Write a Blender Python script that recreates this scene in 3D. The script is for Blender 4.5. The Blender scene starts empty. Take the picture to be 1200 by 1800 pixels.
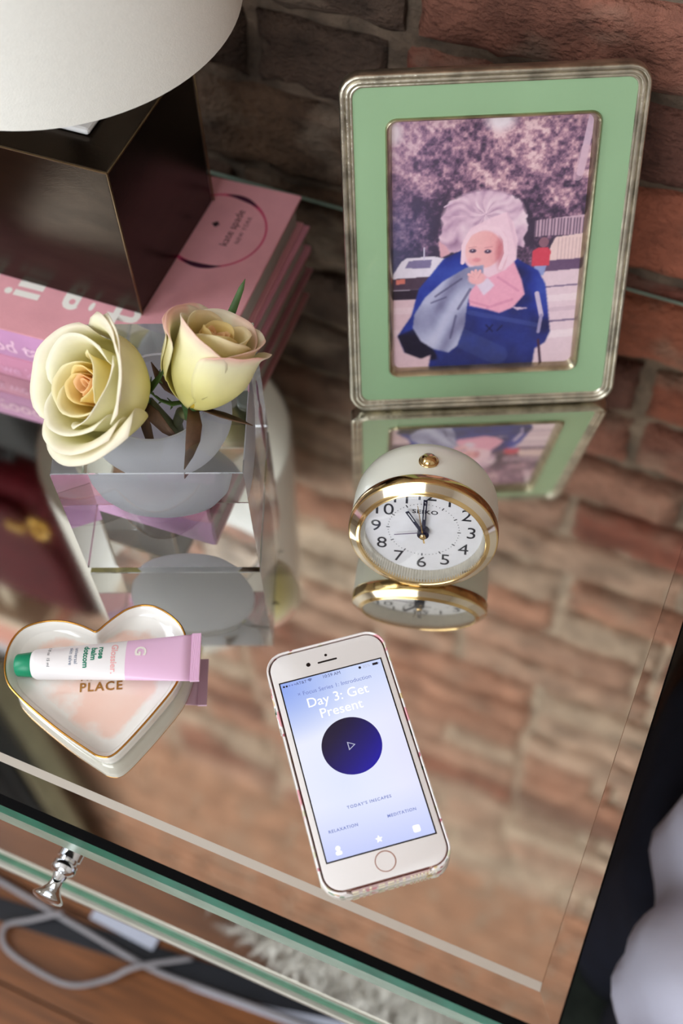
import bpy, bmesh, math, random
import numpy as np
from mathutils import Vector, Matrix, Euler, noise as mnoise

random.seed(7)
rng = np.random.default_rng(7)
S = 0.001                                   # everything below is written in millimetres
scene = bpy.context.scene
COL = scene.collection

# ------------------------------------------------------------------ camera, world, light, exposure
def camera_axes(yaw, pitch, roll):
    fwd = Vector((-math.sin(yaw) * math.cos(pitch), math.cos(yaw) * math.cos(pitch), -math.sin(pitch)))
    right = Vector((math.cos(yaw), math.sin(yaw), 0)); up = right.cross(fwd)
    c, s = math.cos(roll), math.sin(roll)
    return c * right + s * up, -s * right + c * up, fwd
cam_data = bpy.data.cameras.new('camera'); cam = bpy.data.objects.new('camera', cam_data); COL.objects.link(cam)
_r, _u, _f = camera_axes(0.450215, 1.001403, -0.055026)
_m = Matrix((_r, _u, -_f)).transposed().to_4x4(); _m.translation = Vector((316.488, -609.174, 631.390)) * S
cam.matrix_world = _m
cam_data.sensor_fit = 'VERTICAL'; cam_data.sensor_height = 36.0; cam_data.lens = 2118.077 / 1800 * 36
cam_data.clip_start = 0.01
cam_data.dof.use_dof = True; cam_data.dof.focus_distance = 0.672; cam_data.dof.aperture_fstop = 4.2
scene.camera = cam

world = bpy.data.worlds.new('world'); scene.world = world; world.use_nodes = True
world.node_tree.nodes['Background'].inputs[0].default_value = (0.80, 0.88, 1.0, 1)
world.node_tree.nodes['Background'].inputs[1].default_value = 0.6

def area_light(name, loc, target, sx, sy, power, color):
    d = bpy.data.lights.new(name, 'AREA'); d.shape = 'RECTANGLE'; d.size = sx * S; d.size_y = sy * S
    d.energy = power; d.color = color
    o = bpy.data.objects.new(name, d); COL.objects.link(o); o.location = Vector(loc) * S
    o.rotation_euler = (Vector(target) - Vector(loc)).to_track_quat('-Z', 'Y').to_euler()
    return o
# daylight entering through the two windows of the room
area_light('window_daylight', (0, -2560, 1200), (0, 0, 900), 1500, 1900, 44, (0.92, 0.965, 1.0))
area_light('side_window_daylight', (-1660, -1300, 1300), (0, -900, 900), 1300, 1900, 50, (0.92, 0.965, 1.0))

vs = scene.view_settings
vs.view_transform = 'Standard'; vs.look = 'None'; vs.exposure = 0.0; vs.gamma = 1.0; vs.use_curve_mapping = False
scene.cycles.use_denoising = True
scene.cycles.max_bounces = 11; scene.cycles.transmission_bounces = 10; scene.cycles.glossy_bounces = 8
scene.cycles.use_adaptive_sampling = True; scene.cycles.adaptive_threshold = 0.03; scene.cycles.diffuse_bounces = 4; scene.cycles.sample_clamp_indirect = 6.0

# ------------------------------------------------------------------ helpers
def lin(c):
    return tuple((v / 255 / 12.92) if v / 255 <= 0.04045 else ((v / 255 + 0.055) / 1.055) ** 2.4 for v in c)
def rgba(c): return (*lin(c), 1.0)

def mat(name, color, rough=0.5, metal=0.0, vary=0.0, scale=40.0, bump=0.0, bump_scale=200.0, coat=0.0,
        attr=None, sss=0.0, trans=0.0, ior=1.45, spec=0.5, stretch=None, bump_dist=.001):
    m = bpy.data.materials.new(name); m.use_nodes = True
    nt = m.node_tree; b = nt.nodes['Principled BSDF']; L = nt.links
    b.inputs['Base Color'].default_value = rgba(color)
    b.inputs['Roughness'].default_value = rough; b.inputs['Metallic'].default_value = metal
    b.inputs['Coat Weight'].default_value = coat; b.inputs['Coat Roughness'].default_value = 0.05
    b.inputs['Transmission Weight'].default_value = trans; b.inputs['IOR'].default_value = ior
    b.inputs['Specular IOR Level'].default_value = spec
    if sss:
        b.inputs['Subsurface Weight'].default_value = sss
        b.inputs['Subsurface Radius'].default_value = (0.006, 0.004, 0.002); b.inputs['Subsurface Scale'].default_value = 1.0
    src = None
    tc = nt.nodes.new('ShaderNodeTexCoord'); vec = tc.outputs['Object']
    if stretch:
        mp = nt.nodes.new('ShaderNodeMapping'); mp.inputs['Scale'].default_value = stretch
        L.new(vec, mp.inputs['Vector']); vec = mp.outputs['Vector']
    if attr:
        a = nt.nodes.new('ShaderNodeAttribute'); a.attribute_name = attr; src = a.outputs['Color']
    if vary:
        n = nt.nodes.new('ShaderNodeTexNoise'); n.inputs['Scale'].default_value = scale; n.inputs['Detail'].default_value = 4
        L.new(vec, n.inputs['Vector'])
        mr = nt.nodes.new('ShaderNodeMapRange'); mr.inputs[1].default_value = 0.3; mr.inputs[2].default_value = 0.7
        mr.inputs[3].default_value = 1 - vary; mr.inputs[4].default_value = 1 + vary
        L.new(n.outputs['Fac'], mr.inputs[0])
        mx = nt.nodes.new('ShaderNodeVectorMath'); mx.operation = 'SCALE'
        if src: L.new(src, mx.inputs[0])
        else: mx.inputs[0].default_value = lin(color)
        L.new(mr.outputs[0], mx.inputs['Scale']); src = mx.outputs[0]
    if src: L.new(src, b.inputs['Base Color'])
    if bump:
        n2 = nt.nodes.new('ShaderNodeTexNoise'); n2.inputs['Scale'].default_value = bump_scale; n2.inputs['Detail'].default_value = 5
        L.new(vec, n2.inputs['Vector'])
        bp = nt.nodes.new('ShaderNodeBump'); bp.inputs['Strength'].default_value = bump; bp.inputs['Distance'].default_value = bump_dist
        L.new(n2.outputs['Fac'], bp.inputs['Height']); L.new(bp.outputs[0], b.inputs['Normal'])
    return m

def emit(name, color, strength=1.0, attr=None):
    m = bpy.data.materials.new(name); m.use_nodes = True; b = m.node_tree.nodes['Principled BSDF']
    b.inputs['Base Color'].default_value = (0.01, 0.01, 0.012, 1); b.inputs['Roughness'].default_value = 0.12
    b.inputs['Emission Color'].default_value = rgba(color); b.inputs['Emission Strength'].default_value = strength
    if attr:
        a = m.node_tree.nodes.new('ShaderNodeAttribute'); a.attribute_name = attr
        m.node_tree.links.new(a.outputs['Color'], b.inputs['Emission Color'])
    return m

class MB:
    def __init__(s): s.v = []; s.f = []; s.m = []
    def add(s, vs, fs, mi=0):
        o = len(s.v); s.v += [tuple(p) for p in vs]; s.f += [tuple(i + o for i in f) for f in fs]; s.m += [mi] * len(fs); return s
    def box(s, x0, x1, y0, y1, z0, z1):
        vs = [(x, y, z) for z in (z0, z1) for y in (y0, y1) for x in (x0, x1)]
        return s.add(vs, [(0, 2, 3, 1), (4, 5, 7, 6), (0, 1, 5, 4), (2, 6, 7, 3), (0, 4, 6, 2), (1, 3, 7, 5)])
    def loft(s, loops, close=True, cap0=False, cap1=False, mi=0):
        n = len(loops[0]); vs = [p for l in loops for p in l]; fs = []
        for k in range(len(loops) - 1):
            for i in range(n if close else n - 1):
                j = (i + 1) % n
                fs.append((k * n + i, k * n + j, (k + 1) * n + j, (k + 1) * n + i))
        if cap0: fs.append(tuple(reversed(range(n))))
        if cap1: fs.append(tuple(range((len(loops) - 1) * n, len(loops) * n)))
        return s.add(vs, fs, mi)
    def lathe(s, prof, n=48, axis='Z', mi=0, cap0=True, cap1=True):
        loops = []
        for r, z in prof:
            l = []
            for i in range(n):
                a = 2 * math.pi * i / n; x, y = max(r, 0.01) * math.cos(a), max(r, 0.01) * math.sin(a)
                l.append((x, y, z) if axis == 'Z' else ((z, x, y) if axis == 'X' else (y, z, x)))
            loops.append(l)
        return s.loft(loops, True, cap0, cap1, mi)
    def tube(s, pts, rad, n=10, caps=True):
        pts = [Vector(p) for p in pts]; loops = []
        rads = rad if isinstance(rad, (list, tuple)) else [rad] * len(pts)
        ref = Vector((0, 0, 1))
        for i, p in enumerate(pts):
            t = (pts[min(i + 1, len(pts) - 1)] - pts[max(i - 1, 0)]).normalized()
            if abs(t.dot(ref)) > 0.95: ref = Vector((1, 0.2, 0))
            a = t.cross(ref).normalized(); b = t.cross(a).normalized()
            loops.append([p + (a * math.cos(2 * math.pi * k / n) + b * math.sin(2 * math.pi * k / n)) * rads[i] for k in range(n)])
        return s.loft(loops, True, caps, caps)
    def build(s, name, m, parent=None, smooth=False, loc=None, bevel=0.0, angle=0.7):
        me = bpy.data.meshes.new(name)
        me.from_pydata([(x * S, y * S, z * S) for x, y, z in s.v], [], s.f)
        ms = m if isinstance(m, (list, tuple)) else [m]
        for q in ms: me.materials.append(q)
        if len(ms) > 1: me.polygons.foreach_set('material_index', s.m)
        bm = bmesh.new(); bm.from_mesh(me); bmesh.ops.recalc_face_normals(bm, faces=bm.faces)
        if bevel: bmesh.ops.bevel(bm, geom=[e for e in bm.edges if len(e.link_faces) == 2 and e.calc_face_angle(0) > 0.5], offset=bevel * S, segments=2, profile=0.5, affect='EDGES')
        bm.to_mesh(me); bm.free()
        if smooth:
            me.polygons.foreach_set('use_smooth', [True] * len(me.polygons))
            if smooth != 'all':
                me.set_sharp_from_angle(angle=angle)
        me.update()
        o = bpy.data.objects.new(name, me); COL.objects.link(o)
        if parent: o.parent = parent
        if loc: o.location = Vector(loc) * S
        return o

def tag(o, label=None, cat=None, group=None, kind=None):
    if label: o['label'] = label
    if cat: o['category'] = cat
    if group: o['group'] = group
    if kind: o['kind'] = kind
    return o
def thing(name, label, cat, loc=(0, 0, 0), rot=None, group=None):
    o = bpy.data.objects.new(name, None); COL.objects.link(o); o.empty_display_size = 0.02
    M = (rot.to_4x4() if rot is not None else Matrix.Identity(4)); M.translation = Vector(loc) * S
    o.matrix_world = M
    return tag(o, label, cat, group)
def rotz(a): return Matrix.Rotation(a, 3, 'Z')

def rrect(w, h, r, z, n=6, cx=0, cy=0, e=0):
    """rounded rectangle loop in the xy plane, counter-clockwise"""
    r = max(min(r, w / 2 - .01, h / 2 - .01), 0.01); out = []
    for (sx, sy, a0) in ((1, 1, 0), (-1, 1, 90), (-1, -1, 180), (1, -1, 270)):
        for k in range(n + 1):
            a = math.radians(a0 + 90 * k / n)
            out.append((cx + sx * (w / 2 - r) + r * math.cos(a), cy + sy * (h / 2 - r) + r * math.sin(a), z))
    if e:                                   # extra points along the straight sides
        res = []; m = n + 1
        for q in range(4):
            res += out[q * m:(q + 1) * m]; a, b = Vector(out[q * m + m - 1]), Vector(out[(q * m + m) % (4 * m)])
            res += [tuple(a.lerp(b, k / (e + 1))) for k in range(1, e + 1)]
        out = res
    return out

def text_mesh(body, size, align='CENTER', bold=0.0, space=1.0, line=1.0, res=3, base=False):
    c = bpy.data.curves.new('lettering', 'FONT'); c.body = body; c.size = size; c.align_x = align; c.align_y = 'BOTTOM_BASELINE' if base else 'CENTER'
    c.offset = bold; c.space_character = space; c.space_line = line; c.resolution_u = res; c.fill_mode = 'FRONT'
    o = bpy.data.objects.new('lettering', c); COL.objects.link(o)
    dg = bpy.context.evaluated_depsgraph_get()
    me = bpy.data.meshes.new_from_object(o.evaluated_get(dg))
    bpy.data.objects.remove(o); bpy.data.curves.remove(c)
    return me
def lettering(body, size, m, parent, place, name='lettering', **kw):
    """place: function (x, y) in mm of the text plane -> (x, y, z) in mm of the parent"""
    me = text_mesh(body, size, **kw)
    for v in me.vertices:
        v.co = Vector(place(v.co.x, v.co.y)) * S
    me.materials.clear(); me.materials.append(m)
    bm = bmesh.new(); bm.from_mesh(me)
    bmesh.ops.remove_doubles(bm, verts=bm.verts, dist=1e-7); bm.to_mesh(me); bm.free()
    me.name = name
    o = bpy.data.objects.new(name, me); COL.objects.link(o); o.parent = parent
    return o

# ------------------------------------------------------------------ materials of the setting
def brick_material():
    m = bpy.data.materials.new('old_brick'); m.use_nodes = True; nt = m.node_tree; L = nt.links; b = nt.nodes['Principled BSDF']
    N = nt.nodes.new
    oi = N('ShaderNodeObjectInfo'); tc = N('ShaderNodeTexCoord')
    off = N('ShaderNodeVectorMath'); off.operation = 'ADD'; L.new(tc.outputs['Object'], off.inputs[0])
    sc = N('ShaderNodeVectorMath'); sc.operation = 'SCALE'; sc.inputs['Scale'].default_value = 3.0
    L.new(oi.outputs['Location'], sc.inputs[0]); L.new(sc.outputs[0], off.inputs[1])
    n1 = N('ShaderNodeTexNoise'); n1.inputs['Scale'].default_value = 22; n1.inputs['Detail'].default_value = 6; n1.inputs['Roughness'].default_value = 0.65
    n2 = N('ShaderNodeTexNoise'); n2.inputs['Scale'].default_value = 9; n2.inputs['Detail'].default_value = 5
    n3 = N('ShaderNodeTexNoise'); n3.inputs['Scale'].default_value = 180; n3.inputs['Detail'].default_value = 4
    mp = N('ShaderNodeMapping'); mp.inputs['Scale'].default_value = (1, 1, 1.5); L.new(off.outputs[0], mp.inputs['Vector'])
    for n in (n1, n2, n3): L.new(mp.outputs[0], n.inputs['Vector'])
    # speckle: darker and lighter clay
    r1 = N('ShaderNodeMapRange'); r1.inputs[1].default_value = .3; r1.inputs[2].default_value = .72; r1.inputs[3].default_value = .38; r1.inputs[4].default_value = 1.55
    L.new(n1.outputs['Fac'], r1.inputs[0])
    mul = N('ShaderNodeVectorMath'); mul.operation = 'SCALE'; L.new(oi.outputs['Color'], mul.inputs[0]); L.new(r1.outputs[0], mul.inputs['Scale'])
    # smears of old mortar
    r2 = N('ShaderNodeMapRange'); r2.inputs[1].default_value = .52; r2.inputs[2].default_value = .70; r2.inputs[3].default_value = 0; r2.inputs[4].default_value = .75
    L.new(n2.outputs['Fac'], r2.inputs[0])
    mx = N('ShaderNodeMix'); mx.data_type = 'RGBA'; L.new(r2.outputs[0], mx.inputs[0]); L.new(mul.outputs[0], mx.inputs[6])
    mx.inputs[7].default_value = rgba((158, 140, 122))
    L.new(mx.outputs[2], b.inputs['Base Color'])
    b.inputs['Roughness'].default_value = 0.85; b.inputs['Specular IOR Level'].default_value = 0.3
    ad = N('ShaderNodeMath'); ad.operation = 'ADD'; L.new(n1.outputs['Fac'], ad.inputs[0]); L.new(n3.outputs['Fac'], ad.inputs[1])
    bp = N('ShaderNodeBump'); bp.inputs['Strength'].default_value = 1.0; bp.inputs['Distance'].default_value = .005
    L.new(ad.outputs[0], bp.inputs['Height']); L.new(bp.outputs[0], b.inputs['Normal'])
    return m
M_BRICK = brick_material()
M_MORTAR = mat('mortar', (122, 108, 94), .95, vary=.5, scale=45, bump=1.0, bump_scale=90, attr='joint_tone', bump_dist=.006)
M_PLASTER = mat('white_plaster', (226, 224, 218), .8, vary=.03, scale=3)
M_CEIL = mat('ceiling_white', (236, 234, 228), .9, vary=.02, scale=2)
M_PLANK = mat('walnut_floorboard', (122, 74, 40), .38, vary=.35, scale=9, stretch=(1.2, 14, 1), coat=.2)
M_FLOORBASE = mat('floor_base', (60, 38, 24), .7, vary=.1)

# ------------------------------------------------------------------ the setting
XL, XR, YF, YB, ZF, ZC = -1700, 2200, -2600, 8, -620, 2650
wall_back = MB()
nx, nz = 240, 200                         # mortar bed, slightly uneven
vs_, fs_ = [], []
for j in range(nz + 1):
    for i in range(nx + 1):
        x = XL + (XR - XL) * i / nx; z = ZF + (ZC - ZF) * j / nz
        vs_.append((x, YB + 7 + 5 * mnoise.noise(Vector((x * .045, z * .045, 0))), z))
for j in range(nz):
    for i in range(nx):
        a = j * (nx + 1) + i; fs_.append((a, a + 1, a + nx + 2, a + nx + 1))
wall_back.add(vs_, fs_)
wall_back.add([(XL, YB + 60, ZF), (XR, YB + 60, ZF), (XR, YB + 60, ZC), (XL, YB + 60, ZC)], [(0, 3, 2, 1)])
wall_back = tag(wall_back.build('wall_back', M_MORTAR, smooth='all'), 'old brown and red brick wall with rough mortar joints', kind='structure')

_joint_tones = []                               # darker joints low down, paler ones higher up
for v in wall_back.data.vertices:
    t = min(1, max(0, (v.co.z - .12) / .4 + .3 * mnoise.noise(v.co * 6))); _joint_tones.append((*[p * (1 - t) + q * t for p, q in zip(lin((98, 82, 68)), lin((184, 166, 146)))], 1))
wall_back.data.attributes.new('joint_tone', 'FLOAT_COLOR', 'POINT').data.foreach_set('color', np.array(_joint_tones, np.float32).ravel())
def brick_mesh(L, H, seed, nx=22, ny=8):
    mb = MB(); vs, fs = [], []
    for j in range(ny + 1):
        for i in range(nx + 1):
            u, v = i / nx, j / ny; x = (u - .5) * L; z = (v - .5) * H
            e = min(min(u, 1 - u) * L, min(v, 1 - v) * H)
            rnd = max(0, 1 - e / 7) ** 2 * 6
            n = mnoise.noise(Vector((x * .03 + seed * 17, z * .05, seed))) * 4.2 + mnoise.noise(Vector((x * .10, z * .13 + seed * 5, seed))) * 2.6 + mnoise.noise(Vector((x * .3, z * .3 + seed * 5, seed))) * 1.0
            rnd *= 1 + .8 * mnoise.noise(Vector((x * .05 + seed, z * .05, 4)))
            if e < 1:
                x += mnoise.noise(Vector((z * .06, seed * 3, x * .01))) * 4 * (1 if 0 < v < 1 else .4)
                z += mnoise.noise(Vector((x * .03, seed * 7, 2))) * 5
            vs.append((x, -2 + n + rnd, z))
    for j in range(ny):
        for i in range(nx):
            a = j * (nx + 1) + i; fs.append((a, a + 1, a + nx + 2, a + nx + 1))
    rim = [i for i in range(nx + 1)] + [(j + 1) * (nx + 1) - 1 for j in range(1, ny + 1)] + [ny * (nx + 1) + i for i in range(nx - 1, -1, -1)] + [j * (nx + 1) for j in range(ny - 1, 0, -1)]
    o = len(vs)
    for k in rim: vs.append((vs[k][0], 22, vs[k][2]))
    for k in range(len(rim)):
        k2 = (k + 1) % len(rim); fs.append((rim[k2], rim[k], o + k, o + k2))
    mb.add(vs, fs); return mb
def brick_source(L, H, seed):
    o = brick_mesh(L, H, seed).build('brick', M_BRICK, smooth=True, angle=1.0); me = o.data; bpy.data.objects.remove(o); return me
STRETCH = [brick_source(196, 58, s) for s in range(1, 11)]
HEADER = [brick_source(93, 58, s) for s in range(11, 16)]
clay = [(134, 66, 50), (122, 62, 48), (106, 60, 48), (138, 76, 58), (116, 66, 52), (96, 62, 52), (142, 82, 62)]
pale = [(190, 150, 128), (200, 170, 148), (194, 158, 136), (204, 182, 160), (188, 140, 116), (196, 172, 150)]
joints = [-135, -65, 4, 84, 148, 216]
while joints[-1] < ZC - 60: joints.append(joints[-1] + 68 + random.uniform(-2, 2))
near, far = [], []
for r in range(len(joints) - 1):
    z0, z1 = joints[r], joints[r + 1]; x = -1690 + (0 if r % 2 else 104) + random.uniform(-12, 12); hdr = (r % 6 == 3)
    while x < 2180:
        head = hdr or random.random() < .06
        L = (93 if head else 196) + random.uniform(-5, 5)
        (near if (-760 < x < 560 and z1 < 1500) else far).append((x + L / 2, (z0 + z1) / 2, L / (93 if head else 196), (z1 - z0 - 9) / 58, head))
        x += L + random.uniform(8, 13)
shaded_clay = [(78, 58, 46), (88, 66, 50), (70, 54, 44), (92, 62, 48)]  # browner clay for low left bricks; the lamp's shadow is painted into it
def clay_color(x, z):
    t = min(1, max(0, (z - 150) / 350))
    a, b = lin(random.choice(shaded_clay if (x < 110 and z < 320) else clay)), lin(random.choice(pale)); k = t if random.random() < .8 else t * .3
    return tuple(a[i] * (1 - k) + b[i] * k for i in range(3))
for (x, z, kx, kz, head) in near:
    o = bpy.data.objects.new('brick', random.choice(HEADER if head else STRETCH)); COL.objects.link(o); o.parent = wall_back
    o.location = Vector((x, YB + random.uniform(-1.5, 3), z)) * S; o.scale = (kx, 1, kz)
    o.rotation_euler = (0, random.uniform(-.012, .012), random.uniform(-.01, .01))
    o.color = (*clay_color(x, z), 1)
bulk = MB()
for (x, z, kx, kz, head) in far:
    w = (93 if head else 196) * kx / 2; h = 29 * kz; j = random.uniform(-2, 3)
    bulk.add([(x - w, 24, z - h), (x + w, 24, z - h), (x + w, 24, z + h), (x - w, 24, z + h),
              (x - w + 2, YB + j, z - h + 2), (x + w - 2, YB + j, z - h + 2), (x + w - 2, YB + j, z + h - 2), (x - w + 2, YB + j, z + h - 2)],
             [(4, 5, 6, 7), (0, 1, 5, 4), (1, 2, 6, 5), (2, 3, 7, 6), (3, 0, 4, 7)])
o = tag(bulk.build('brickwork', M_BRICK, wall_back), kind='stuff'); o.color = (*lin((190, 144, 116)), 1)

def slab(name, x0, x1, y0, y1, z0, z1, m, label):
    return tag(MB().box(x0, x1, y0, y1, z0, z1).build(name, m), label, kind='structure')
floor = slab('floor', XL, XR, YF, YB + 60, ZF - 40, ZF - 12, M_FLOORBASE, 'brown wooden plank floor')
plank_src = None
y = YF + 4
row = 0
while y < YB:
    x = XL + (0 if row % 2 else 700)
    for (xa, xb) in ((XL, x + 500), (x + 500, XR)):
        L = xb - xa
        p = MB().box(-L / 2 + .8, L / 2 - .8, -44, 44, -12, 0)
        if (row % 2, xa) not in (plank_src or {}):
            plank_src = plank_src or {}
            ob = p.build('plank', M_PLANK, bevel=.8); plank_src[(row % 2, xa)] = ob.data; bpy.data.objects.remove(ob)
        ob = bpy.data.objects.new('plank', plank_src[(row % 2, xa)]); COL.objects.link(ob); ob.parent = floor
        ob.location = Vector(((xa + xb) / 2, y + 45, ZF)) * S
    y += 90; row += 1
slab('ceiling', XL, XR, YF, YB + 60, ZC, ZC + 40, M_CEIL, 'plain white ceiling')
slab('wall_right', XR, XR + 40, YF, YB + 60, ZF, ZC, M_PLASTER, 'white plaster wall on the right')
# walls with window openings
def wall_with_window(name, along, fixed, a0, a1, wa0, wa1, wz0, wz1, label):
    mb = MB()
    for (p, q, r, t) in ((a0, wa0, ZF, ZC), (wa1, a1, ZF, ZC), (wa0, wa1, ZF, wz0), (wa0, wa1, wz1, ZC)):
        if along == 'x': mb.box(p, q, fixed - 40, fixed, r, t)
        else: mb.box(fixed, fixed + 40, p, q, r, t)
    return tag(mb.build(name, M_PLASTER), label, kind='structure')
wall_with_window('wall_front', 'x', YF, XL, XR, -760, 760, 240, 2160, 'white plaster wall behind the viewer with a window')
wall_with_window('wall_left', 'y', XL - 40, YF, YB + 60, -1960, -640, 340, 2260, 'white plaster wall on the left with a window')
M_WFRAME = mat('white_window_paint', (238, 238, 234), .4, vary=.02)
M_PANE = emit('bright_sky_pane', (225, 236, 250), 1.6)
def window(name, along, fixed, a0, a1, z0, z1, label):
    mb = MB(); t = 30; xs = [a0, (a0 + a1) / 2 - t / 2, a1 - t]
    def bar(p, q, r, s):
        if along == 'x': mb.box(p, q, fixed - 36, fixed - 6, r, s)
        else: mb.box(fixed + 6, fixed + 36, p, q, r, s)
    for p in xs: bar(p, p + t, z0, z1)
    for p in (z0, (z0 + z1) / 2 - t / 2, z1 - t): bar(a0, a1, p, p + t)
    w = tag(mb.build(name, M_WFRAME), label, kind='structure')
    pn = MB()
    if along == 'x': pn.box(a0, a1, fixed - 34, fixed - 30, z0, z1)
    else: pn.box(fixed + 30, fixed + 34, a0, a1, z0, z1)
    pn.build('pane', M_PANE, w)
window('window_1', 'x', YF, -760, 760, 240, 2160, 'white framed window with bright daylight')
window('window_2', 'y', XL - 40, -1960, -640, 340, 2260, 'white framed side window with bright daylight')

# ------------------------------------------------------------------ mirrored nightstand
def mirror_mat(name, tint=(222, 222, 214), rough=.025):
    m = mat(name, tint, rough, 1.0)
    nt = m.node_tree; b = nt.nodes['Principled BSDF']; L = nt.links; N = nt.nodes.new
    tc = N('ShaderNodeTexCoord'); n = N('ShaderNodeTexNoise'); n.inputs['Scale'].default_value = 14; n.inputs['Detail'].default_value = 3
    L.new(tc.outputs['Object'], n.inputs['Vector'])
    mr = N('ShaderNodeMapRange'); mr.inputs[3].default_value = rough * .6; mr.inputs[4].default_value = rough * 1.4
    L.new(n.outputs['Fac'], mr.inputs[0]); L.new(mr.outputs[0], b.inputs['Roughness'])
    return m
M_MIRROR = mirror_mat('silvered_mirror', (224, 222, 214), .05)
M_BEVEL = mirror_mat('bevelled_mirror', (214, 208, 200), .02)
M_BLACK = mat('black_glass_border', (4, 4, 5), .5, vary=.1, spec=.08)
M_TEAL = mat('teal_glass_edge', (8, 108, 88), .3, vary=.25, scale=60, coat=.15, spec=.3)
M_PALEGLASS = mat('pale_green_glass', (160, 184, 168), .25, metal=.25, vary=.12, scale=50)
M_BLUEEDGE = mat('dark_blue_glass_edge', (34, 42, 56), .2, vary=.2, scale=50)
M_CHROME = mat('chrome', (222, 224, 228), .06, 1.0, vary=.02)
M_DARKWOOD = mat('dark_painted_wood', (22, 24, 32), .5, vary=.2)
M_SILVERWOOD = mat('silver_painted_wood', (176, 172, 162), .35, metal=.6, vary=.08)

TX0, TX1, TY0, TY1 = -176, 356, -488.3, 2
ns = thing('nightstand', 'mirrored nightstand with a chrome knob, under the lamp, clock and phone', 'nightstand', ((TX0 + TX1) / 2, -243, ZF))
def NS(mb): mb.v = [(x - (TX0 + TX1) / 2, y + 243, z - ZF) for x, y, z in mb.v]; return mb
def rect4(x0, x1, y0, y1, z): return [(x0, y0, z), (x1, y0, z), (x1, y1, z), (x0, y1, z)]
L0 = rect4(-162.0, 341.6, -462.5, -8.0, 0)
L1 = rect4(-162.3, 341.9, -467.0, -7.7, -.5)
L2 = rect4(-174.5, 354.6, -483.0, -1.2, -.32)
L3 = rect4(TX0, TX1 - .4, TY0, TY1, -.7)
NS(MB().add(L0, [(0, 1, 2, 3)])).build('mirror_panel', M_MIRROR, ns)
for i in range(4):
    j = (i + 1) % 4
    NS(MB().add([L0[i], L0[j], L1[j], L1[i]], [(0, 1, 2, 3)])).build('bevel_lip', M_BEVEL, ns)
    NS(MB().add([L1[i], L1[j], L2[j], L2[i]], [(0, 1, 2, 3)])).build('bevel', M_BEVEL, ns)
for i in range(4):
    j = (i + 1) % 4
    NS(MB().add([L2[i], L2[j], L3[j], L3[i]], [(0, 1, 2, 3)])).build('glass_border', M_PALEGLASS if i == 2 else M_BLACK, ns)
# glass edge all round, teal at the front
E0, E1, E2 = L3, rect4(TX0 - .3, TX1 + .3, TY0 - 1.0, TY1, -14), rect4(TX0 - .3, TX1 + .3, TY0 - 1.0, TY1, -34)
for i, (ma, mb_) in enumerate(((M_TEAL, M_PALEGLASS), (M_BLUEEDGE, M_BLUEEDGE), (M_TEAL, M_PALEGLASS), (M_BLUEEDGE, M_BLUEEDGE))):
    j = (i + 1) % 4
    NS(MB().add([E0[i], E0[j], E1[j], E1[i]], [(0, 1, 2, 3)])).build('glass_edge', ma, ns)
    NS(MB().add([E1[i], E1[j], E2[j], E2[i]], [(0, 1, 2, 3)])).build('edge_trim', mb_, ns)
NS(MB().box(TX0 + 2, TX1 - 2, TY0 + 1, TY1 - 1, -34.5, -6)).build('top_board', M_DARKWOOD, ns)
NS(MB().box(TX0 + 10, TX0 + 22, -470, -4, -222, -35)).build('side_panel', M_MIRROR, ns)
NS(MB().box(TX1 - 22, TX1 - 10, -470, -4, -222, -35)).build('side_panel', M_MIRROR, ns)
NS(MB().box(TX0 + 22, TX1 - 22, -12, -4, -222, -35)).build('back_panel', M_DARKWOOD, ns)
NS(MB().box(TX0 + 22, TX1 - 22, -470, -12, -226, -216)).build('bottom_panel', M_DARKWOOD, ns)
drw = NS(MB().box(TX0 + 12, TX1 - 12, -480, -471, -212, -38)).build('drawer', M_MIRROR, ns, bevel=.5)
NS(MB().box(TX0 + 12, TX1 - 12, -482.0, -471, -218, -212.3)).build('glass_rim', mat('green_glass_rim', (70, 116, 92), .2, vary=.2, scale=50, coat=.5), drw, bevel=.8)
NS(MB().box(TX0 + 12, TX1 - 12, -485.5, -470.5, -224, -218.3)).build('silver_rim', M_SILVERWOOD, drw, bevel=1)
kn = NS(MB().lathe([(0, -480), (7.5, -480), (7.5, -484), (6, -484.6), (6.2, -486), (7.6, -487), (7.8, -491), (7.0, -492.5), (4.6, -494), (3.8, -498), (4.4, -502), (7.0, -505.5), (9.6, -508), (10, -509.2), (9.2, -510.4), (6, -511.4), (0, -511.8)][::-1], 32, 'Y'))
kn.v = [(x + 60, y, z - 92) for x, y, z in kn.v]
kn.build('knob', M_CHROME, drw, smooth=True)['label'] = 'turned chrome drawer knob'
for lx in (TX0 + 14, TX1 - 54):
    for ly in (-392, -48):
        NS(MB().box(lx, lx + 40, ly, ly + 40, ZF + 1, -226)).build('leg', M_MIRROR, ns, bevel=1)

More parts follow.
